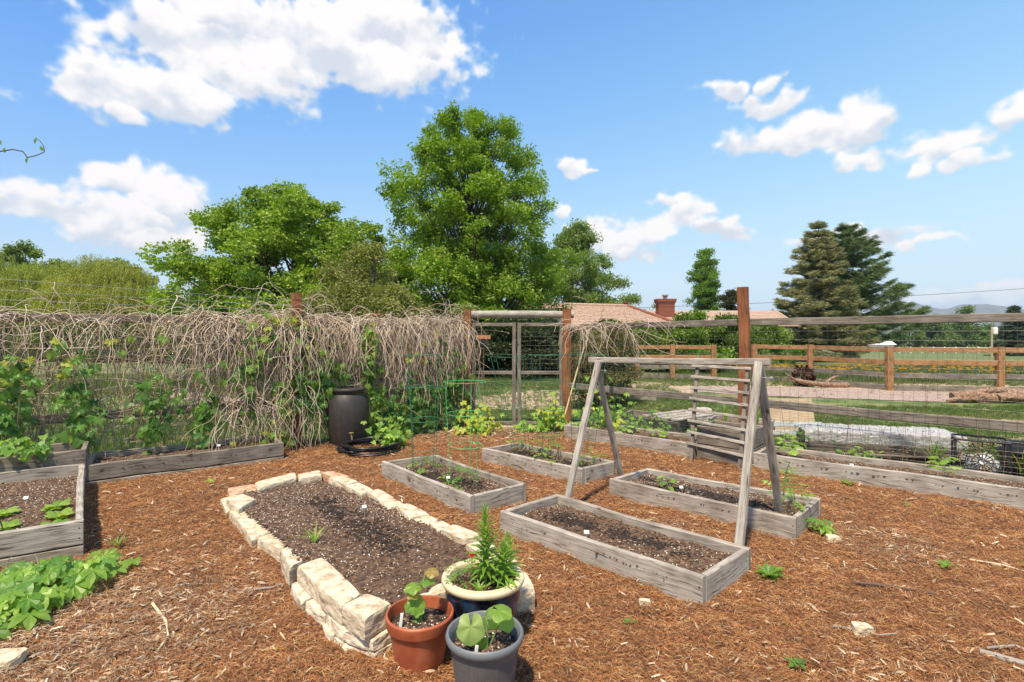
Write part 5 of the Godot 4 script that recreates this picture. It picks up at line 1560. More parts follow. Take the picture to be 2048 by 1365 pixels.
func conifer(called: String, label: String, x: float, d: float, h: float, profile: Array, o: Dictionary) -> void:
	var y0 := terrain(x, d) - .05
	var t := thing(called, label, "tree", P(x, d, y0), o.get("group", ""))
	var wood := MB.new()
	wood.tube(PackedVector3Array([Vector3.ZERO, Vector3(.05, h * .5, 0), Vector3(0, h * .98, 0)]), h * .022, .02, 8, false)
	var s := Swarm.new()
	var ta: Color = o.a; var tb: Color = o.b
	var whorls: int = o.get("whorls", 22)
	var rise: float = o.get("rise", .0)
	for w in whorls:
		var u := lerpf(profile[0][0], .985, (w + rr(-.3, .3)) / whorls)
		var n: int = o.get("arms", 8)
		for k in n:
			var a := TAU * (k + rr(-.35, .35)) / n + w * .7
			var len := radius_at(profile, u) * rr(.72, 1.12)
			if len < .12: len = .12
			var dir := Vector3(cos(a), 0, sin(a))
			var base := Vector3(0, u * h, 0)
			var tip := base + dir * len + Vector3(0, len * (rise + rr(-.12, .1)), 0)
			var bend := Vector3(0, -len * .07, 0)
			var p := curve(base, tip, bend, 5)
			wood.tube(p, maxf(.012, len * .011), .006, 3, false)
			var cnt := int(o.get("per", 22) * (len + .3))
			var hue := R.randf()
			for i in cnt:
				var f := 1.0 - pow(R.randf(), 1.5) * .85
				var c := base.lerp(tip, f) + bend * 4.0 * f * (1 - f)
				var side := dir.cross(Vector3.UP) * R.randfn(0, .5) * len * .2 * (1.15 - f * .5)
				var q := c + side + Vector3(0, rr(-.06, .1) * o.get("fluff", 1.0), 0)
				s.put(Transform3D(Basis(Vector3.UP, rr(0, TAU)).scaled(Vector3.ONE * o.get("scale", 1.0) * rr(.7, 1.3)), q), ta.lerp(tb, clampf(hue * .5 + R.randf() * .5, 0, 1)))
	obj("trunk", wood.mesh(), M.bark, t)
	swarm("crown", s, o.leaf, M.needle, t)

func willow(called: String, label: String, x: float, d: float, h: float, r: float, ta: Color, tb: Color, strand_mesh: Mesh, n := 900) -> void:
	var y0 := terrain(x, d) - .05
	var t := thing(called, label, "tree", P(x, d, y0), "willows beyond the lawn")
	var wood := MB.new()
	wood.tube(curve(Vector3.ZERO, Vector3(.3, h * .5, 0), Vector3(.2, 0, 0), 5), h * .035, h * .02, 7, false)
	var s := Swarm.new()
	for k in 60:
		var a := rr(0, TAU); var q := sqrt(R.randf())
		var e := Vector3(cos(a) * r * q, h * (1.0 - .5 * q * q) * rr(.82, 1.03), sin(a) * r * .85 * q)
		wood.tube(curve(Vector3(.3, h * rr(.3, .5), 0), e, Vector3(0, h * .05, 0), 5), h * .008, .015, 4, false)
		var hue := R.randf()
		var br := r * rr(.14, .26)
		for i in n / 60:
			var v := rdir()
			var c := e + Vector3(v.x * br, v.y * br * .6 - .1, v.z * br)
			s.put(Transform3D(Basis(Vector3.UP, rr(0, TAU)).scaled(Vector3(1, rr(.5, 1.1), 1)), c), ta.lerp(tb, clampf(hue * .6 + R.randf() * .4, 0, 1)))
		for i in n / 110:
			var c := Vector3(e.x * rr(.9, 1.1), rr(.1, .75) * e.y, e.z * rr(.9, 1.1))
			s.put(Transform3D(Basis(Vector3.UP, rr(0, TAU)), c), ta.lerp(tb, R.randf() * .7))
	obj("trunk", wood.mesh(), M.bark, t)
	swarm("crown", s, strand_mesh, M.leaf, t)

func willow_strand() -> ArrayMesh:
	var g := RandomNumberGenerator.new(); g.seed = 4
	var m := MB.new()
	for k in 3:
		var o := Vector3(g.randf_range(-.22, .22), 0, g.randf_range(-.22, .22))
		for i in 15:
			var y := -i * .11
			var b := o + Vector3(sin(i * .5 + k) * .05, y, cos(i * .4 + k) * .05)
			var t := Vector3(g.randf_range(-1, 1), -1.3, g.randf_range(-1, 1)).normalized() * .17
			var s := t.cross(Vector3(g.randf_range(-1, 1), .3, g.randf_range(-1, 1))).normalized() * .026
			m.tri(b - s, b + s, b + t)
	return m.mesh()

func make_trees() -> void:
	var ash := spray(15, .15, .036, .2, 3)
	var maple := spray(14, .13, .05, .2, 5)
	var round_l := spray(14, .085, .038, .2, 7)
	var big := spray(14, .32, .12, .5, 9)
	var fine := spray(10, .07, .018, .16, 11)
	broad_tree("ash_tree", "tallest broad green ash tree rising behind the gate", -1.75, 24.0, 12.0, [[.13, 3.2], [.22, 4.1], [.34, 4.05], [.48, 3.75], [.62, 3.45], [.8, 2.9], [.9, 2.2], [.97, 1.2], [1.0, .5]],
		{"puffs": 420, "per": 24, "puff": .82, "a": Color(.16, .26, .03), "b": Color(.34, .47, .055), "leaf": ash, "trunk": .26, "lump": .4, "shift": Vector3(-.3, 0, 0), "fork": 1})
	broad_tree("maple_tree", "wide spreading bright green maple left of the tall ash", -9.5, 23.0, 8.15, [[.22, 3.0], [.32, 4.3], [.5, 4.6], [.66, 4.2], [.8, 2.9], [.92, 1.7], [1.0, .6]],
		{"puffs": 260, "per": 28, "puff": .85, "a": Color(.18, .28, .03), "b": Color(.38, .5, .06), "leaf": maple, "trunk": .3, "lump": .45, "shift": Vector3(-.6, 0, 0), "fork": 3})
	broad_tree("maple_tree", "smaller dark green maple half hidden between the wide maple and the ash", -7.6, 26.0, 7.4, [[.1, 2.6], [.4, 2.8], [.7, 2.2], [.9, 1.1], [1.0, .4]],
		{"puffs": 70, "per": 50, "puff": .75, "a": Color(.14, .22, .03), "b": Color(.28, .4, .05), "leaf": maple, "lump": .7})
	broad_tree("cottonwood_tree", "grey green cottonwood with an arching branch, behind the house roof", 3.6, 36.0, 9.6, [[.2, 2.0], [.33, 3.6], [.45, 4.6], [.55, 3.6], [.75, 2.1], [.92, 1.0], [1.0, .4]],
		{"puffs": 120, "per": 34, "puff": .75, "a": Color(.16, .24, .07), "b": Color(.3, .4, .13), "leaf": round_l, "scale": 1.5, "lump": .95, "shift": Vector3(.9, 0, 0)})
	broad_tree("poplar_tree", "slim upright poplar beyond the chimney", 16.8, 45.0, 9.6, [[.2, .8], [.4, 1.15], [.62, 1.1], [.8, .85], [1.0, .3]],
		{"puffs": 170, "per": 15, "puff": .34, "a": Color(.14, .24, .04), "b": Color(.25, .4, .07), "leaf": round_l, "scale": 1.4, "lump": .7})
	broad_tree("juniper_bush", "dull olive juniper beside the slim poplar", 17.6, 42.0, 5.7, [[.05, 1.6], [.4, 1.7], [.7, 1.1], [1.0, .25]],
		{"puffs": 46, "per": 50, "puff": .6, "a": Color(.045, .05, .02), "b": Color(.1, .1, .04), "leaf": round_l, "scale": 1.3, "cat": "bush"})
	# sparse young trees behind the vines
	for q in [[-4.9, 17.0, 4.5, 1.25, "sparse olive twiggy sapling behind the tall fence post"], [-6.1, 18.5, 4.1, 1.3, "thin budding sapling next to the wide maple"], [-3.6, 16.0, 3.0, 1.1, "low twiggy sapling behind the barrel"]]:
		broad_tree("sapling", q[4], q[0], q[1], q[2], [[.15, q[3] * .7], [.5, q[3]], [.8, q[3] * .75], [1.0, q[3] * .3]], {"puffs": 75, "per": 26, "puff": .42, "a": Color(.18, .2, .045), "b": Color(.34, .34, .1), "leaf": fine, "scale": 1.5, "trunk": .05, "fork": 4, "lump": .6, "group": "saplings behind the vine fence"})
	# shrubs by the house and behind the gate
	for q in [[5.7, 23.5, 2.05, 1.2, .06, .13, "green shrub in front of the brick wall near the window"], [8.0, 23.0, 2.55, 1.5, .075, .16, "bright leafy lilac shrub before the low roof"], [10.2, 24.0, 2.7, 1.5, .05, .11, "dark round shrub below the gable"], [12.6, 27.0, 2.5, 1.7, .06, .13, "shrub filling the gap beside the tall fence post"], [15.0, 31.0, 2.6, 2.0, .07, .15, "shrub at the foot of the blue spruce"], [4.2, 23.0, 2.1, 1.2, .045, .09, "small shrub at the corner of the house"]]:
		broad_tree("shrub", q[6], q[0], q[1], q[2], [[.04, q[3]], [.4, q[3] * 1.1], [.75, q[3] * .8], [1.0, q[3] * .3]], {"puffs": 44, "per": 46, "puff": .42, "a": Color(q[4] * 1.3, q[4] * 2.0, .025), "b": Color(q[5] * 1.6, q[5] * 2.5, .045), "leaf": round_l, "scale": 1.25, "fork": 3, "trunk": .05, "cat": "bush", "group": "shrubs by the house"})
	for q in [[.2, 19.0, 2.0, 1.4, "dark low evergreen shrub seen through the gate"], [-1.5, 20.0, 2.3, 1.6, "dark evergreen shrub behind the bird feeder"], [1.9, 20.5, 1.9, 1.1, "dark evergreen shrub at the far gate leaf"]]:
		broad_tree("shrub", q[4], q[0], q[1], q[2], [[.03, q[3]], [.4, q[3] * 1.1], [.75, q[3] * .8], [1.0, q[3] * .3]], {"puffs": 40, "per": 44, "puff": .42, "a": Color(.02, .035, .012), "b": Color(.05, .075, .022), "leaf": fine, "scale": 2.0, "fork": 3, "trunk": .05, "cat": "bush", "group": "dark shrubs beyond the gate"})
	for q in [[1.75, 10.9, 1.75, .55, "olive twiggy bush right behind the gate post"], [2.25, 11.6, 1.6, .5, "dry reedy bush behind the bamboo stake"]]:
		broad_tree("twiggy_bush", q[4], q[0], q[1], q[2], [[.1, q[3] * .6], [.5, q[3]], [1.0, q[3] * .8]], {"puffs": 90, "per": 16, "puff": .2, "a": Color(.12, .12, .04), "b": Color(.28, .24, .11), "leaf": fine, "scale": .8, "fork": 6, "trunk": .03, "cat": "bush", "group": "twiggy bushes behind the gate"})
	# willows and the wood behind them
	var ws := willow_strand()
	willow("willow_tree", "round golden green willow beside the wide maple", -35.5, 46.0, 9.1, 5.4, Color(.3, .32, .05), Color(.52, .5, .1), ws, 3000)
	willow("willow_tree", "yellowish willow in the middle of the row beyond the lawn", -41.5, 47.0, 9.0, 5.0, Color(.27, .31, .05), Color(.48, .49, .1), ws, 2800)
	willow("willow_tree", "willow cut off by the picture edge beyond the lawn", -47.5, 46.0, 9.8, 5.6, Color(.24, .3, .05), Color(.44, .47, .09), ws, 2800)
	willow("willow_tree", "low willow behind the foot of the wide maple", -27.5, 47.0, 6.6, 4.6, Color(.24, .29, .05), Color(.44, .46, .09), ws, 2000)
	for q in [[-56.0, 60.0, 13.0, 4.5, "tall tree behind the outermost willow"], [-46.0, 62.0, 11.2, 4.5, "green tree showing above two willows"], [-36.0, 64.0, 10.6, 4.5, "tree top behind the golden willow"], [-25.0, 62.0, 9.0, 4.6, "tree seen through the gap under the wide maple"], [-13.5, 60.0, 8.5, 4.6, "distant tree behind the saplings"], [-4.0, 58.0, 8.0, 4.5, "distant tree behind the tall ash"]]:
		broad_tree("background_tree", q[4], q[0], q[1], q[2], [[.06, q[3] * .9], [.4, q[3]], [.7, q[3] * .75], [1.0, q[3] * .25]], {"puffs": 70, "per": 24, "puff": 1.2, "a": Color(.15, .21, .04), "b": Color(.3, .37, .075), "leaf": big, "scale": .8, "lump": .7, "group": "trees behind the willows"})
	for q in [[-30.5, 40.0, 2.6, 2.4, "dark hedge bush below the golden willow"], [-36.0, 41.0, 2.8, 2.6, "hedge bush in the middle below the willows"], [-41.5, 41.0, 2.9, 2.6, "hedge bush below the outermost willow"], [-24.0, 38.0, 2.4, 2.4, "hedge bush beneath the low willow"], [-17.5, 36.0, 2.4, 2.4, "hedge bush beneath the wide maple"]]:
		broad_tree("hedge_bush", q[4], q[0], q[1], q[2], [[.03, q[3]], [.5, q[3]], [1.0, q[3] * .5]], {"puffs": 40, "per": 26, "puff": .8, "a": Color(.09, .14, .03), "b": Color(.19, .25, .05), "leaf": big, "scale": .45, "fork": 3, "trunk": .08, "cat": "bush", "group": "hedge below the willows"})
	# conifers
	var sp := needles(20, .3, .014, 3)
	conifer("spruce_tree", "broad olive green spruce beyond the ranch fence", 23.6, 40.0, 11.2, [[.07, 3.4], [.25, 3.7], [.45, 3.0], [.65, 2.0], [.85, 1.0], [1.0, .15]], {"a": Color(.12, .135, .05), "b": Color(.3, .29, .12), "leaf": sp, "whorls": 20, "arms": 8, "per": 21, "scale": 1.0, "fluff": 2.2, "rise": -.04})
	conifer("pine_tree", "darker green pine standing behind the olive spruce", 29.6, 46.0, 12.3, [[.1, 5.0], [.3, 5.2], [.5, 4.1], [.7, 3.0], [.88, 1.5], [1.0, .3]], {"a": Color(.06, .105, .035), "b": Color(.16, .225, .07), "leaf": needles(22, .3, .016, 6), "whorls": 17, "arms": 8, "per": 14, "scale": 1.2, "fluff": 1.4, "rise": .32})
	conifer("spruce_tree", "small dark spruce at the picture edge near the utility pole", 72.5, 75.0, 7.6, [[.04, 2.9], [.5, 1.6], [1.0, .12]], {"a": Color(.018, .04, .016), "b": Color(.045, .075, .028), "leaf": sp, "whorls": 18, "arms": 8, "per": 9, "scale": 1.7, "fluff": 2.0, "rise": -.05})
	# tree line across the pasture
	for i in 22:
		var x := 112.0 + i * 4.2 + rr(-2, 2)
		var d := 165.0 + rr(-18, 30)
		var hgt := rr(6.5, 10.5) + (2.0 if i < 7 else 0.0)
		broad_tree("distant_tree", "tree in the far line across the pasture, %s from its pine end" % ["first", "second", "third", "fourth", "fifth", "sixth", "seventh", "eighth", "ninth", "tenth", "eleventh", "twelfth", "thirteenth", "fourteenth", "fifteenth", "sixteenth", "seventeenth", "eighteenth", "nineteenth", "twentieth", "twenty first", "twenty second"][i], x, d, hgt, [[.02, 4.2], [.45, 4.4], [.75, 3.0], [1.0, .8]],
			{"puffs": 34, "per": 14, "puff": 1.5, "a": Color(.1, .16, .045), "b": Color(.2, .28, .08), "leaf": big, "scale": 1.5, "group": "far tree line"})

# ------------------------------------------------------------------ outside the garden
func ranch(label: String, pts: Array, h: float) -> void:
	var t := thing("ranch_fence", label, "fence", P(pts[0].x, pts[0].y, 0), "stained ranch fences")
	for i in pts.size():
		var q: Vector2 = pts[i]
		var y := terrain(q.x, q.y)
		board("post", t, P(q.x, q.y, y - .2), P(q.x, q.y, y + h + .03), .16, .15, M.ranch, Vector3.RIGHT)
		if i + 1 < pts.size():
			var r: Vector2 = pts[i + 1]
			var y2 := terrain(r.x, r.y)
			var u := (r - q).normalized() * .09
			for k in 4:
				var hh: float = [h - .06, h * .66, h * .36, .08][k]
				board("rail", t, P(q.x + u.x, q.y + u.y - .04, y + hh), P(r.x - u.x, r.y - u.y - .04, y2 + hh), .135 if k < 3 else .17, .04, M.ranch if k < 2 else M.rail)
			wire_mesh(t, P(q.x, q.y + .03), P(r.x, r.y + .03), y + .05, y + h - .05, .12, .11, .0022, M.wire)

func make_outside() -> void:
	ranch("orange stained post and rail fence along the pasture", [Vector2(8.2, 17.6), Vector2(9.52, 16.6), Vector2(10.45, 14.4), Vector2(13.05, 13.9), Vector2(16.2, 13.4)], 1.2)
	ranch("orange stained post and rail fence in front of the house", [Vector2(2.3, 18.6), Vector2(4.35, 18.1), Vector2(5.55, 18.0), Vector2(6.9, 17.8)], 1.17)
	ranch("far brown fence section seen through the gate", [Vector2(-.2, 20.8), Vector2(1.25, 20.6), Vector2(2.3, 20.4)], 1.0)
	# logs and a purple plant on the gravel
	var t := thing("driftwood_log", "pale twisted driftwood branch lying by the dark plant", "log", P(9.0, 15.4, terrain(9, 15.4)))
	var m := MB.new()
	m.tube(curve(Vector3(-.75, .25, 0), Vector3(.85, .06, .15), Vector3(0, -.06, .1), 8), .05, .1, 8)
	m.tube(curve(Vector3(-.3, .1, .05), Vector3(-.95, .42, .1), Vector3(0, -.05, 0), 5), .05, .02, 7)
	m.tube(curve(Vector3(.3, .1, 0), Vector3(.8, .3, -.2), Vector3(0, .05, 0), 5), .06, .03, 7)
	obj("branch", m.mesh(), M.log, t)
	t = thing("driftwood_log", "thick weathered red brown log lying on the gravel", "log", P(11.0, 12.0, terrain(11, 12)))
	m = MB.new()
	var lp := PackedVector3Array()
	for i in 13:
		var u := i / 12.0
		lp.append(Vector3(lerpf(-.85, .85, u), .13 + .03 * sin(u * 9.0), .06 * sin(u * 5.0)))
	m.tube(lp, .1, .17, 12)
	m.tube(curve(Vector3(-.85, .16, .02), Vector3(.4, .27, -.03), Vector3(0, .03, .05), 8), .06, .09, 9)
	m.tube(curve(Vector3(.1, .1, .12), Vector3(.95, .06, .2), Vector3(0, .05, .03), 8), .12, .05, 9)
	m.tube(curve(Vector3(-.3, .08, .12), Vector3(-1.05, .05, .1), Vector3(0, .03, 0), 6), .08, .03, 8)
	for i in m.v.size():
		var q := m.v[i]
		m.v[i] = q + Vector3(0, nz.get_noise_3d(q.x * 5.0, q.y * 9.0, q.z * 9.0) * .05, nz.get_noise_3d(q.x * 5.0 + 30.0, q.y * 9.0, q.z * 9.0) * .05)
	obj("trunk", m.mesh(), M.log, t)
	t = thing("purple_plant", "dark maroon leafed plant beside the driftwood", "plant", P(8.75, 15.6, terrain(8.75, 15.6)))
	var s := Swarm.new()
	for i in 170:
		var v := rdir()
		s.put(Transform3D(Basis(rdir(), rr(0, TAU)).scaled(Vector3.ONE * .14), Vector3(v.x * .26, .32 + v.y * .26, v.z * .26)), Color(.05, .014, .018).lerp(Color(.1, .03, .03), R.randf()))
	swarm("leaves", s, leaf("oval"), M.leaf, t)
	rod("stem", t, curve(Vector3(0, -.05, 0), Vector3(0, .3, 0), Vector3.ZERO, 3), .02, .012, M.bark, 5)
	# poppies beyond the fence
	var fl := Swarm.new(); var fg := Swarm.new()
	for i in 1300:
		var d := 17.5 + 6.5 * R.randf()
		var x := 9.0 + rr(0, 14.0)
		if nz2.get_noise_2d(x * 3.2, d * 3.2 + 70.0) < .22 and i % 14: continue
		fl.put(Transform3D(Basis(Vector3.UP, rr(0, TAU)).scaled(Vector3.ONE * rr(.05, .085)), P(x, d, terrain(x, d) + rr(.2, .36))), Color(.78, .3, .01).lerp(Color(.85, .42, .02), R.randf()))
	for i in 3000:
		var d := 16.4 + 11.0 * R.randf()
		var x := 8.6 + rr(0, 18.0)
		fg.put(Transform3D(Basis(Vector3.UP, rr(0, TAU)).scaled(Vector3.ONE * rr(.25, .42)), P(x, d, terrain(x, d) - .02)), Color(.07, .12, .04).lerp(Color(.2, .24, .11), R.randf()))
	m = MB.new()
	for k in 5:
		var a := TAU * k / 5
		m.tri(Vector3.ZERO, Vector3(cos(a - .6), .5, sin(a - .6)), Vector3(cos(a + .6), .5, sin(a + .6)))
	tag(swarm("wildflowers", fl, m.mesh(), M.leaf), "drift of orange poppies beyond the ranch fence", "flowers", "", "stuff")
	m = MB.new()
	for k in 9:
		var a := k * 2.4
		var b := Vector3(cos(a), 0, sin(a)) * .16; var w := Vector3(-sin(a), 0, cos(a)) * .035
		m.tri(b - w, b + w, b + Vector3(cos(a) * .35, rr(.6, 1.0), sin(a) * .35))
	var tuft := m.mesh()
	tag(swarm("meadow_grass", fg, tuft, M.leaf), "tall mixed meadow grass around the poppies", "grass", "", "stuff")
	# lawn
	var gr := Swarm.new()
	var garden := PackedVector2Array(GARDEN)
	for i in 90000:
		var d := 5.2 + 16.0 * pow(R.randf(), 1.5)
		var x := rr(-1.04, 1.04) * d
		if Geometry2D.is_point_in_polygon(Vector2(x, d), garden): continue
		var bare := nz2.get_noise_2d(x * 1.3 + 20.0, d * 1.3)
		if bare > .34 and R.randf() < .75: continue
		if x > 4.5 and d > 11.2 + (x - 4.5) * .02 and d < 15.5 and R.randf() < .985: continue
		if x > -1.3 and x < 2.4 and d > 10.8 and d < 14.6 and R.randf() < .5: continue
		if x < -4.6 and d > 10.4 and d < 14.2 and x > -9.4 and absf((d - 10.4) + (x + 4.8) * .8) < .6 and R.randf() < .9: continue
		var dry := smoothstep(-.1, .4, bare) * .7
		gr.put(Transform3D(Basis(Vector3.UP, rr(0, TAU)).scaled(Vector3(1.1, rr(.5, 1.1), 1.1) * rr(.06, .1) * (1.0 + maxf(0, d - 8.0) * .05)), P(x, d, terrain(x, d) - .004)), Color(.07, .13, .022).lerp(Color(.14, .2, .04), R.randf()).lerp(Color(.3, .25, .12), dry * R.randf()))
	tag(swarm("lawn_grass", gr, tuft, M.leaf), "short patchy lawn grass around the garden", "grass", "", "stuff")
	# lumber wrapped in film on a pallet
	t = thing("lumber_stack", "stack of boards wrapped in clear white film on a pallet", "lumber", P(4.62, 6.62, terrain(4.6, 6.6)))
	var yaw := Basis(Vector3.UP, deg_to_rad(-16.0))
	t.basis = yaw
	for k in 3: obj("runner", board_mesh(1.9, .05, .05), M.red_wood, t, Transform3D(Basis(), Vector3(-.95, .06, -.24 + k * .24)))
	for k in 3: obj("leg", board_mesh(.06, .09, .05), M.red_wood, t, Transform3D(Basis(), Vector3([-.8, 0, .75][k], .0, .24)))
	for k in 5: obj("slat", board_mesh(2.0, .085, .018), M.rail, t, Transform3D(Basis(Vector3(1, 0, 0), -PI / 2), Vector3(-1.0, .098, -.26 + k * .13)))
	for y in 6:
		for k in 3: obj("plank", board_mesh(1.62 + rr(-.04, .04), .036, .155, .002), [M.rail, M.wood_b, M.dark_wood][(y + k) % 3], t, Transform3D(Basis(), Vector3(-.82 + rr(-.03, .03), .13 + y * .04, -.17 + k * .165)))
	m = MB.new()
	for j in 30:
		for i in 60:
			var c: Array = []
			for o in [[0, 0], [1, 0], [1, 1], [0, 1]]:
				var u = (i + o[0]) / 60.0; var v = (j + o[1]) / 30.0
				var a = (v - .5) * 4.0
				var prof := Vector2(clampf(a * .24, -.29, .29), .375 - maxf(0.0, absf(a) - 1.1) * .16)
				var sag := .03 * sin(u * PI)
				var x := lerpf(-.86, .86, u)
				var end := maxf(0.0, absf(u - .5) - .44) * 3.0
				var w := nz.get_noise_2d(u * 30.0 + v * 9.0, v * 60.0) * .02 + nz.get_noise_2d(u * 90.0, v * 25.0) * .012
				c.append(Vector3(x, prof.y - sag * .4 - end * .16 + w + .012, prof.x * (1.0 - end * .25) + w * .6))
			m.quad(c[0], c[3], c[2], c[1])
	obj("film", m.mesh(), M.white_film, t)
	# black wire look crate with a sack inside
	t = thing("plastic_crate", "black plastic crate standing on its side, web patterned base facing the beds", "crate", P(5.1, 5.66, terrain(5.1, 5.6)))
	t.basis = Basis(Vector3.UP, deg_to_rad(-36.0))
	var e := .22
	m = MB.new()
	for z in [-.17, .17]:
		for q in [[-e, -e, e, -e], [e, -e, e, e], [e, e, -e, e], [-e, e, -e, -e]]:
			m.tube(PackedVector3Array([Vector3(q[0], q[1] + e, z), Vector3(q[2], q[3] + e, z)]), .012, .012, 5)
	for q in [[-e, -e], [e, -e], [e, e], [-e, e]]: m.tube(PackedVector3Array([Vector3(q[0], q[1] + e, -.17), Vector3(q[0], q[1] + e, .17)]), .012, .012, 5)
	obj("frame", m.mesh(), M.black, t)
	m = MB.new()
	for k in 16:
		var a := TAU * k / 16
		var r := e / maxf(absf(cos(a)), absf(sin(a)))
		m.tube(PackedVector3Array([Vector3(cos(a) * .03, e + sin(a) * .03, .172), Vector3(cos(a) * r, e + sin(a) * r, .172)]), .005, .005, 4)
	for rr_ in [.03, .085, .14, .195]:
		var p := PackedVector3Array()
		for k in 33: p.append(Vector3(cos(TAU * k / 32) * rr_, e + sin(TAU * k / 32) * rr_, .172))
		m.tube(p, .005, .005, 4)
	obj("web", m.mesh(), M.black, t)
	m = MB.new()
	for y in 5:
		for q in [[-e, -.17, -e, .17], [e, -.17, e, .17]]:
			m.tube(PackedVector3Array([Vector3(q[0], .04 + y * .09, q[1]), Vector3(q[2], .04 + y * .09, q[3])]), .005, .005, 4)
	for k in 7:
		m.tube(PackedVector3Array([Vector3(-e + k * .073, e * 2, -.17), Vector3(-e + k * .073, e * 2, .17)]), .005, .005, 4)
	obj("side_ribs", m.mesh(), M.black, t)
	t = thing("plastic_sack", "crumpled white and blue plastic sack inside the black crate", "sack", P(5.12, 5.66, terrain(5.1, 5.6) + .02))
	var sk := SphereMesh.new(); sk.radial_segments = 20; sk.rings = 10; sk.radius = .5; sk.height = 1.0
	var sa := sk.get_mesh_arrays()
	var sv: PackedVector3Array = sa[Mesh.ARRAY_VERTEX]
	for i in sv.size():
		var p := sv[i]
		sv[i] = Vector3(p.x * .36, p.y * .26 + .12, p.z * .2) * (1.0 + nz.get_noise_3d(p.x * 9.0, p.y * 9.0, p.z * 9.0) * .35)
	sa[Mesh.ARRAY_VERTEX] = sv
	var sm := ArrayMesh.new(); sm.add_surface_from_arrays(Mesh.PRIMITIVE_TRIANGLES, sa)
	obj("sack", sm, tri_mat(noise_tex(.01, [[.3, lin(.7, .7, .7)], [.52, lin(.66, .68, .7)], [.6, lin(.25, .38, .52)], [.75, lin(.6, .42, .2)]], FastNoiseLite.TYPE_SIMPLEX_SMOOTH, 2, 256, 40), 3.0, null, 0, .4), t)
	for q in [[5.5, 5.6, .2, .34, "large brown plastic nursery pot at the picture edge beside the crate"], [6.0, 6.1, .2, .3, "second brown nursery pot behind the first"]]:
		t = thing("nursery_pot", q[4], "pot", P(q[0], q[1], terrain(q[0], q[1])), "nursery pots")
		m = MB.new()
		var r: float = q[2]; var h: float = q[3]
		m.lathe([Vector2(0, 0), Vector2(r * .78, 0), Vector2(r * .95, h * .88)], 32)
		obj("body", m.mesh(), M.brown_pot, t)
		m = MB.new()
		m.lathe([Vector2(r * .95, h * .86), Vector2(r * 1.03, h * .88), Vector2(r * 1.05, h * .97), Vector2(r * 1.0, h), Vector2(r * .93, h * .98), Vector2(r * .88, h * .5), Vector2(0, h * .5)], 32)
		obj("rim", m.mesh(), M.black, t)
	# plywood sheet leaning with two blue grey boards
	t = thing("plywood_sheet", "tan plywood sheet leaning behind the wire fence", "plywood", P(4.4, 8.3, terrain(4.4, 8.3)))
	obj("sheet", board_mesh(.82, .56, .015, .001), M.pale_wood, t, Transform3D(Basis(Vector3(1, 0, 0), -.25), Vector3(-.4, .27, 0)))
	for k in 2:
		t = thing("painted_board", ["upper worn blue grey board against the plywood", "lower worn blue grey board against the plywood"][k], "board", P(4.4, 8.12 - k * .1, terrain(4.4, 8.1)), "blue grey boards")
		obj("plank", board_mesh(.86, .075, .03), M.blue_wood, t, Transform3D(Basis(Vector3(1, 0, 0), -.15), Vector3(-.42, .17 - k * .11, 0)))
	# old beds and boards on the lawn beyond the fence
	raised_bed("empty old grey bed frame on the lawn outside the fence", [Vector2(1.72, 8.75), Vector2(2.6, 8.15), Vector2(3.1, 8.85), Vector2(2.2, 9.5)], .17, [.2], .04, .05, [M.rail], 60, false, "old_bed")
	raised_bed("grey bed frame with iris leaves behind the slatted panel", [Vector2(3.0, 8.1), Vector2(3.75, 7.6), Vector2(4.15, 8.2), Vector2(3.4, 8.7)], .2, [.22], .04, .12, [M.wood_b], 60, false, "old_bed")
	t = thing("plank_pile", "pale flat planks laid across the old grey bed frame", "planks", P(2.75, 8.85, .15))
	for k in 4: obj("plank", board_mesh(1.1, .13, .025), M.wood, t, Transform3D(Basis(Vector3.UP, deg_to_rad(36.0)) * Basis(Vector3(1, 0, 0), -PI / 2), Vector3(-.55 + k * .12, .035 + rr(0, .004), .25 + k * .13)))
	t = thing("concrete_block", "light grey concrete block on the lawn behind the slatted panel", "block", P(3.4, 9.3, terrain(3.4, 9.3)))
	obj("block", block_mesh([Vector2(-.12, -.12), Vector2(.14, -.12), Vector2(.14, .12), Vector2(-.12, .12)], 0, .26, .006, 4.0), M.concrete, t)
	t = thing("timber_beam", "silvery timber beam lying on the lawn behind the fence rail", "beam", P(2.2, 12.6, terrain(2.2, 12.6)))
	board("beam", t, P(1.9, 13.0, .05), P(3.4, 12.2, .05), .14, .14, M.wood)
	for q in [[3.35, 8.15, .16, "iris clump with sword leaves in the outer bed frame"], [3.75, 7.95, .16, "second iris clump beside the fence post"]]:
		rosette("iris", q[3], "plant", P(q[0], q[1], .13), 16, "thin", ["lime", "bright"], .32, 3.5, "irises outside the fence")
	for q in [[2.15, 8.0, .42, "tall leafy weeds inside the old bed frame"], [1.75, 7.95, .3, "leafy weeds outside the fence near the gate"], [2.75, 7.55, .25, "green weeds behind the bed left of the slatted panel"], [3.75, 6.75, .25, "green weeds in front of the lumber stack"], [4.15, 6.3, .22, "leafy weeds at the pallet"]]:
		t = thing("leafy_weed", q[3], "plant", P(q[0], q[1], -.03))
		var spots: Array = []
		for i in 80:
			spots.append([P(q[0] + R.randfn(0, .16), q[1] + R.randfn(0, .12), absf(R.randfn(0, .5)) * q[2]), Vector3(rr(-1, 1), -.2, rr(-.4, 1)).normalized(), Vector3(rr(-.4, .4), 1, rr(0, .5)).normalized(), rr(.05, .09), ["mid", "bright", "dark", "lime"][R.randi() % 4]])
		leaf_cloud(t, spots, 80, ["oval", "hop_b"])
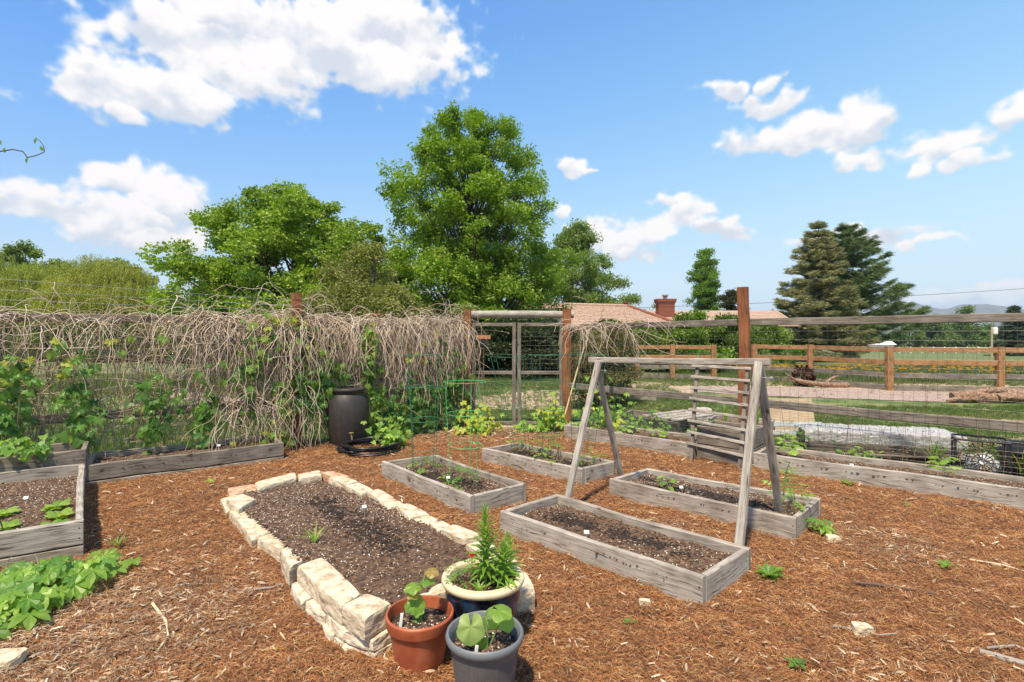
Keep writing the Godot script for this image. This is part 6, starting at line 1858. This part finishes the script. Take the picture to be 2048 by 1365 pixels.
	# tall grass by the crate
	for q in [[4.86, 5.95, "tall grass clump between the lumber and the crate"], [5.4, 5.5, "grass clump between the crate and the brown pot"]]:
		rosette("grass_clump", q[2], "grass", P(q[0], q[1], -.03), 46, "thin", ["mid", "dark", "bright"], .34, 2.6, "grass clumps outside the fence")
	# bird feeders
	t = thing("bird_feeder", "small roofed bird feeder on a pole behind the gate", "bird feeder", P(-.82, 15.0, terrain(-.8, 15)))
	rod("pole", t, PackedVector3Array([Vector3(0, -.1, 0), Vector3(0, 1.3, 0)]), .02, .02, M.bark, 6)
	obj("house", block_mesh([Vector2(-.1, -.1), Vector2(.1, -.1), Vector2(.1, .1), Vector2(-.1, .1)], 1.28, 1.44, 0.0, 1.0), M.dark_wood, t)
	m = MB.new()
	var rp := [Vector3(-.2, 1.43, .17), Vector3(.2, 1.43, .17), Vector3(.2, 1.54, 0), Vector3(-.2, 1.54, 0), Vector3(-.2, 1.43, -.17), Vector3(.2, 1.43, -.17)]
	m.quad(rp[0], rp[1], rp[2], rp[3]); m.quad(rp[5], rp[4], rp[3], rp[2]); m.tri(rp[1], rp[5], rp[2]); m.tri(rp[4], rp[0], rp[3]); m.quad(rp[4], rp[5], rp[1], rp[0])
	obj("roof", m.mesh(), M.cedar, t)
	t = thing("bird_table", "flat brown bird table on a pole above the vines", "bird feeder", P(-3.7, 14.0, terrain(-3.7, 14)))
	rod("pole", t, PackedVector3Array([Vector3(0, -.1, 0), Vector3(0, 2.08, 0)]), .03, .03, M.bark, 6)
	obj("tray", block_mesh([Vector2(-.2, -.15), Vector2(.2, -.15), Vector2(.2, .15), Vector2(-.2, .15)], 2.06, 2.12, 0.0, 1.0), M.cedar, t)
	# white fences, shed, pole and wires far off
	t = thing("white_fence", "white two railed paddock fence across the pasture", "fence", P(82, 110, terrain(82, 110)))
	for i in 18:
		obj("post", block_mesh([Vector2(i * 2.4 - .1, -.1), Vector2(i * 2.4 + .1, -.1), Vector2(i * 2.4 + .1, .1), Vector2(i * 2.4 - .1, .1)], -.3, 1.3, 0.0, 1.0), M.white, t)
		if i < 17:
			for y in [.5, 1.05]: obj("rail", block_mesh([Vector2(i * 2.4 + .1, -.05), Vector2(i * 2.4 + 2.3, -.05), Vector2(i * 2.4 + 2.3, .03), Vector2(i * 2.4 + .1, .03)], y, y + .16, 0.0, 1.0), M.white, t)
	t = thing("white_shed", "long low white shed at the far side of the pasture", "shed", P(97, 140, terrain(97, 140)))
	obj("wall", block_mesh([Vector2(-5, -1.5), Vector2(5, -1.5), Vector2(5, 1.5), Vector2(-5, 1.5)], -.5, 1.8, 0.0, 1.0), M.white, t)
	m = MB.new()
	rp = [Vector3(-5.3, 1.75, 1.9), Vector3(5.3, 1.75, 1.9), Vector3(5.3, 2.7, 0), Vector3(-5.3, 2.7, 0), Vector3(-5.3, 1.75, -1.9), Vector3(5.3, 1.75, -1.9)]
	m.quad(rp[0], rp[1], rp[2], rp[3]); m.quad(rp[5], rp[4], rp[3], rp[2]); m.tri(rp[1], rp[5], rp[2]); m.tri(rp[4], rp[0], rp[3])
	obj("roof", m.mesh(), M.white, t)
	t = thing("utility_pole", "thin wooden pole with a white box beside the small spruce", "pole", P(55.4, 60, terrain(55, 60)))
	rod("pole", t, PackedVector3Array([Vector3(0, -.3, 0), Vector3(0, 3.6, 0)]), .11, .09, M.pale_wood, 7)
	obj("box", block_mesh([Vector2(.1, -.2), Vector2(.55, -.2), Vector2(.55, .1), Vector2(.1, .1)], 2.7, 3.5, 0.0, 1.0), M.white, t)
	t = thing("power_line", "single overhead cable crossing in front of the spruce and pine", "cable", P(30, 33, 3))
	rod("cable", t, curve(P(5.6, 32.0, 3.1) - t.position, P(45, 34.0, 5.4) - t.position, Vector3(0, -.28, 0), 24), .012, .012, M.black, 4)

func make_house() -> void:
	var t := thing("brick_house", "low brick house with pinkish tiled roof behind the bare fence", "house", P(4.0, 28.0, terrain(4, 28)))
	var by := t.position.y
	var rot := Basis()
	var m := MB.new()
	m.box(Vector3(-6.0, -.3, -4.2), Vector3(4.4, 2.35, .0))
	obj("wall", m.mesh(), M.brick, t)
	m = MB.new()
	m.box(Vector3(3.0, -.3, -9.0), Vector3(12.0, 2.35, -4.3))
	obj("wall", m.mesh(), M.brick, t)
	# roof: each course of tiles a sheet that overlaps the one below
	var eave := 2.2; var ridge := 3.42
	var ra := Vector3(-6.6, eave, .75); var rb := Vector3(5.0, eave, .75); var rc := Vector3(2.75, ridge, -2.3); var rd := Vector3(-6.6, ridge + .25, -2.3)
	var n := 15
	for i in n:
		var u0 := float(i) / n; var u1 := float(i + 1.25) / n
		var a := ra.lerp(rd, u0) + Vector3(0, .045, .0); var b := rb.lerp(rc, u0) + Vector3(0, .045, 0)
		var c := rb.lerp(rc, u1); var e := ra.lerp(rd, u1)
		m = MB.new()
		var k := 36
		for j in k:
			var p0 := a.lerp(b, float(j) / k); var p1 := a.lerp(b, float(j + 1) / k); var q1 := e.lerp(c, float(j + 1) / k); var q0 := e.lerp(c, float(j) / k)
			var lift := Vector3(0, rr(0, .018), 0)
			m.quad(p0 + lift, p1 + lift, q1 + lift, q0 + lift)
			m.quad(p0 + lift - Vector3(0, .055, 0), p1 + lift - Vector3(0, .055, 0), p1 + lift, p0 + lift)
		obj("tile_course", m.mesh(), M.roof, t)
	m = MB.new()
	m.quad(rb, Vector3(5.0, eave, -5.3), rc, rc)
	m.quad(Vector3(5.0, eave, -5.3), Vector3(-6.6, eave, -5.3), rd, rc)
	obj("roof_slope", m.mesh(), M.roof, t)
	rod("hip_tiles", t, PackedVector3Array([rb + Vector3(0, .06, 0), rc + Vector3(0, .06, 0)]), .09, .09, M.brick, 6)
	rod("ridge_tiles", t, PackedVector3Array([rd + Vector3(0, .03, 0), rc + Vector3(0, .05, 0)]), .09, .09, M.roof, 6)
	m = MB.new()
	m.box(Vector3(2.55, ridge - .1, -2.45), Vector3(2.75, ridge + .22, -2.25)); m.box(Vector3(2.5, ridge + .22, -2.5), Vector3(2.8, ridge + .27, -2.2))
	obj("vent", m.mesh(), M.brick, t)
	# rear wing with its own gable
	var e0 := Vector3(2.6, 2.3, -3.6); var g0 := Vector3(2.6, 3.35, -6.6)
	for i in 9:
		var u0 := i / 9.0; var u1 := (i + 1.3) / 9.0
		m = MB.new()
		var w := Vector3(10.9, 0, 0)
		var p := e0.lerp(g0, u0) + Vector3(0, .045, 0); var q := e0.lerp(g0, u1)
		m.quad(p, p + w, q + w, q); m.quad(p - Vector3(0, .055, 0), p + w - Vector3(0, .055, 0), p + w, p)
		obj("tile_course", m.mesh(), M.roof, t)
	m = MB.new()
	m.quad(Vector3(2.6, 2.3, -9.6), g0, g0 + Vector3(10.9, 0, 0), Vector3(13.5, 2.3, -9.6))
	obj("roof_slope", m.mesh(), M.roof, t)
	m = MB.new()
	m.tri(Vector3(13.3, 2.3, -3.7), Vector3(13.3, 2.3, -9.5), Vector3(13.3, 3.3, -6.6))
	obj("gable", m.mesh(), M.dark_wood, t)
	rod("bargeboard", t, PackedVector3Array([Vector3(13.5, 2.3, -3.6), Vector3(13.5, 3.37, -6.6), Vector3(13.5, 2.3, -9.6)]), .1, .1, M.pale_wood, 5)
	# chimney, course by course
	var ch := MB.new()
	var cy := 2.6
	var row := 0
	var cx := 5.9
	while cy < 4.05:
		var wd := .52 if cy < 3.7 else .52 + .05 * minf(2.0, (cy - 3.7) / .1)
		ch.box(Vector3(cx - wd + (.012 if row % 2 else 0.0), cy, -5.6 - wd * .7), Vector3(cx + wd - (.012 if row % 2 else 0.0), cy + .072, -5.6 + wd * .7))
		cy += .078
		row += 1
	ch.box(Vector3(cx - .47, 2.6, -5.9), Vector3(cx + .47, cy - .01, -5.3))
	var stack := obj("chimney", ch.mesh(), M.brick, t)
	m = MB.new()
	m.lathe([Vector2(.12, cy - .02), Vector2(.12, cy + .14), Vector2(.18, cy + .16), Vector2(.2, cy + .26), Vector2(.15, cy + .28), Vector2(.0, cy + .29)], 14, Vector3(cx, 0, -5.6))
	obj("chimney_cap", m.mesh(), M.galv, stack)
	for q in [[1.6, 2.6], [-.6, .5]]:
		var wn := obj("window", block_mesh([Vector2(q[0], -.01), Vector2(q[1], -.01), Vector2(q[1], .05), Vector2(q[0], .05)], .8, 1.95, 0.0, 1.0), M.dark_wood, t)
		m = MB.new()
		m.box(Vector3(q[0] + .07, .87, .011), Vector3((q[0] + q[1]) / 2 - .03, 1.88, .018)); m.box(Vector3((q[0] + q[1]) / 2 + .03, .87, .011), Vector3(q[1] - .07, 1.88, .018))
		obj("pane", m.mesh(), M.glass, wn)

# ------------------------------------------------------------------ loose sticks, stones
func make_litter() -> void:
	var sticks := [[[-2.02, 2.92], [-1.85, 2.78], [-1.72, 2.6], [-1.7, 2.5], .008, M.stake, "bent pale stick lying on the chips in the near corner"], [[2.25, 2.5], [2.36, 2.42], [2.46, 2.36], [2.54, 2.3], .016, M.wood, "flat grey split stick in the foreground mulch"], [[2.3, 2.52], [2.42, 2.5], [2.5, 2.46], [2.56, 2.44], .007, M.wood, "thin grey stick beside the split one"], [[2.05, 3.14], [2.2, 3.15], [2.35, 3.1], [2.48, 3.04], .008, M.dark_wood, "dark bent twig in the mulch"], [[1.68, 2.72], [1.78, 2.68], [1.86, 2.63], [1.94, 2.62], .006, M.wood, "pale twig near the white chip of stone"], [[3.1, 3.52], [3.22, 3.42], [3.28, 3.3], [3.3, 3.2], .006, M.stake, "curved straw stem in the mulch"], [[-2.52, 4.72], [-2.4, 4.95], [-2.2, 5.0], [-1.98, 5.05], .005, M.wood, "thin curved stem on the mulch near the stone bed"], [[3.75, 4.82], [3.95, 4.62], [4.1, 4.6], [4.22, 4.62], .006, M.dark_wood, "curved twig along the longest bed"], [[-1.6, 3.05], [-1.52, 3.1], [-1.45, 3.14], [-1.4, 3.16], .008, M.wood, "grey twig beside the stone bed"]]
	for q in sticks:
		var c := Vector2.ZERO
		for k in 4: c += Vector2(q[k][0], q[k][1]) / 4
		var t := thing("stick", q[6], "stick", P(c.x, c.y, .03))
		var p := PackedVector3Array()
		for k in 4: p.append(P(q[k][0], q[k][1], mulch_y(q[k][0], q[k][1]) + .016) - t.position)
		rod("stick", t, p, q[4], q[4] * .7, q[5], 6)
	for q in [[1.8, 2.68, .05, "white stone chip in the foreground mulch"], [-2.36, 2.42, .075, "pale flat stone at the near picture corner"], [2.72, 2.22, .04, "pale bark chunk at the near edge"], [2.38, 3.86, .05, "pale wood chunk at the corner of the far trellis bed"], [.75, 2.95, .03, "small white chip before the nearest bed"]]:
		var r: float = q[2]
		var t := thing("stone_chip", q[3], "stone", P(q[0], q[1], .0))
		obj("stone", flat_block([Vector2(-r, -r * .6), Vector2(r * .9, -r * .8), Vector2(r, r * .5), Vector2(-r * .7, r * .7)], .0, .03 + r * .4, r * .3, q[0] * 9.0), M.stone, t)

# ------------------------------------------------------------------
func _ready() -> void:
	R.seed = 20240517
	nz.seed = 7; nz.frequency = 1.0; nz.noise_type = FastNoiseLite.TYPE_SIMPLEX_SMOOTH; nz.fractal_octaves = 3
	nz2.seed = 19; nz2.frequency = .1; nz2.noise_type = FastNoiseLite.TYPE_SIMPLEX_SMOOTH; nz2.fractal_octaves = 2
	var t0 := Time.get_ticks_msec()
	make_view()
	print("sky ", Time.get_ticks_msec() - t0)
	make_materials()
	print("materials ", Time.get_ticks_msec() - t0)
	make_ground()
	make_beds()
	make_stone_bed()
	print("beds ", Time.get_ticks_msec() - t0)
	make_fences()
	make_house()
	make_garden_things()
	make_pots()
	make_seedlings()
	print("things ", Time.get_ticks_msec() - t0)
	make_mulch()
	print("mulch ", Time.get_ticks_msec() - t0)
	make_vines()
	print("vines ", Time.get_ticks_msec() - t0)
	make_outside()
	print("outside ", Time.get_ticks_msec() - t0)
	make_trees()
	make_litter()
	print("done ", Time.get_ticks_msec() - t0)
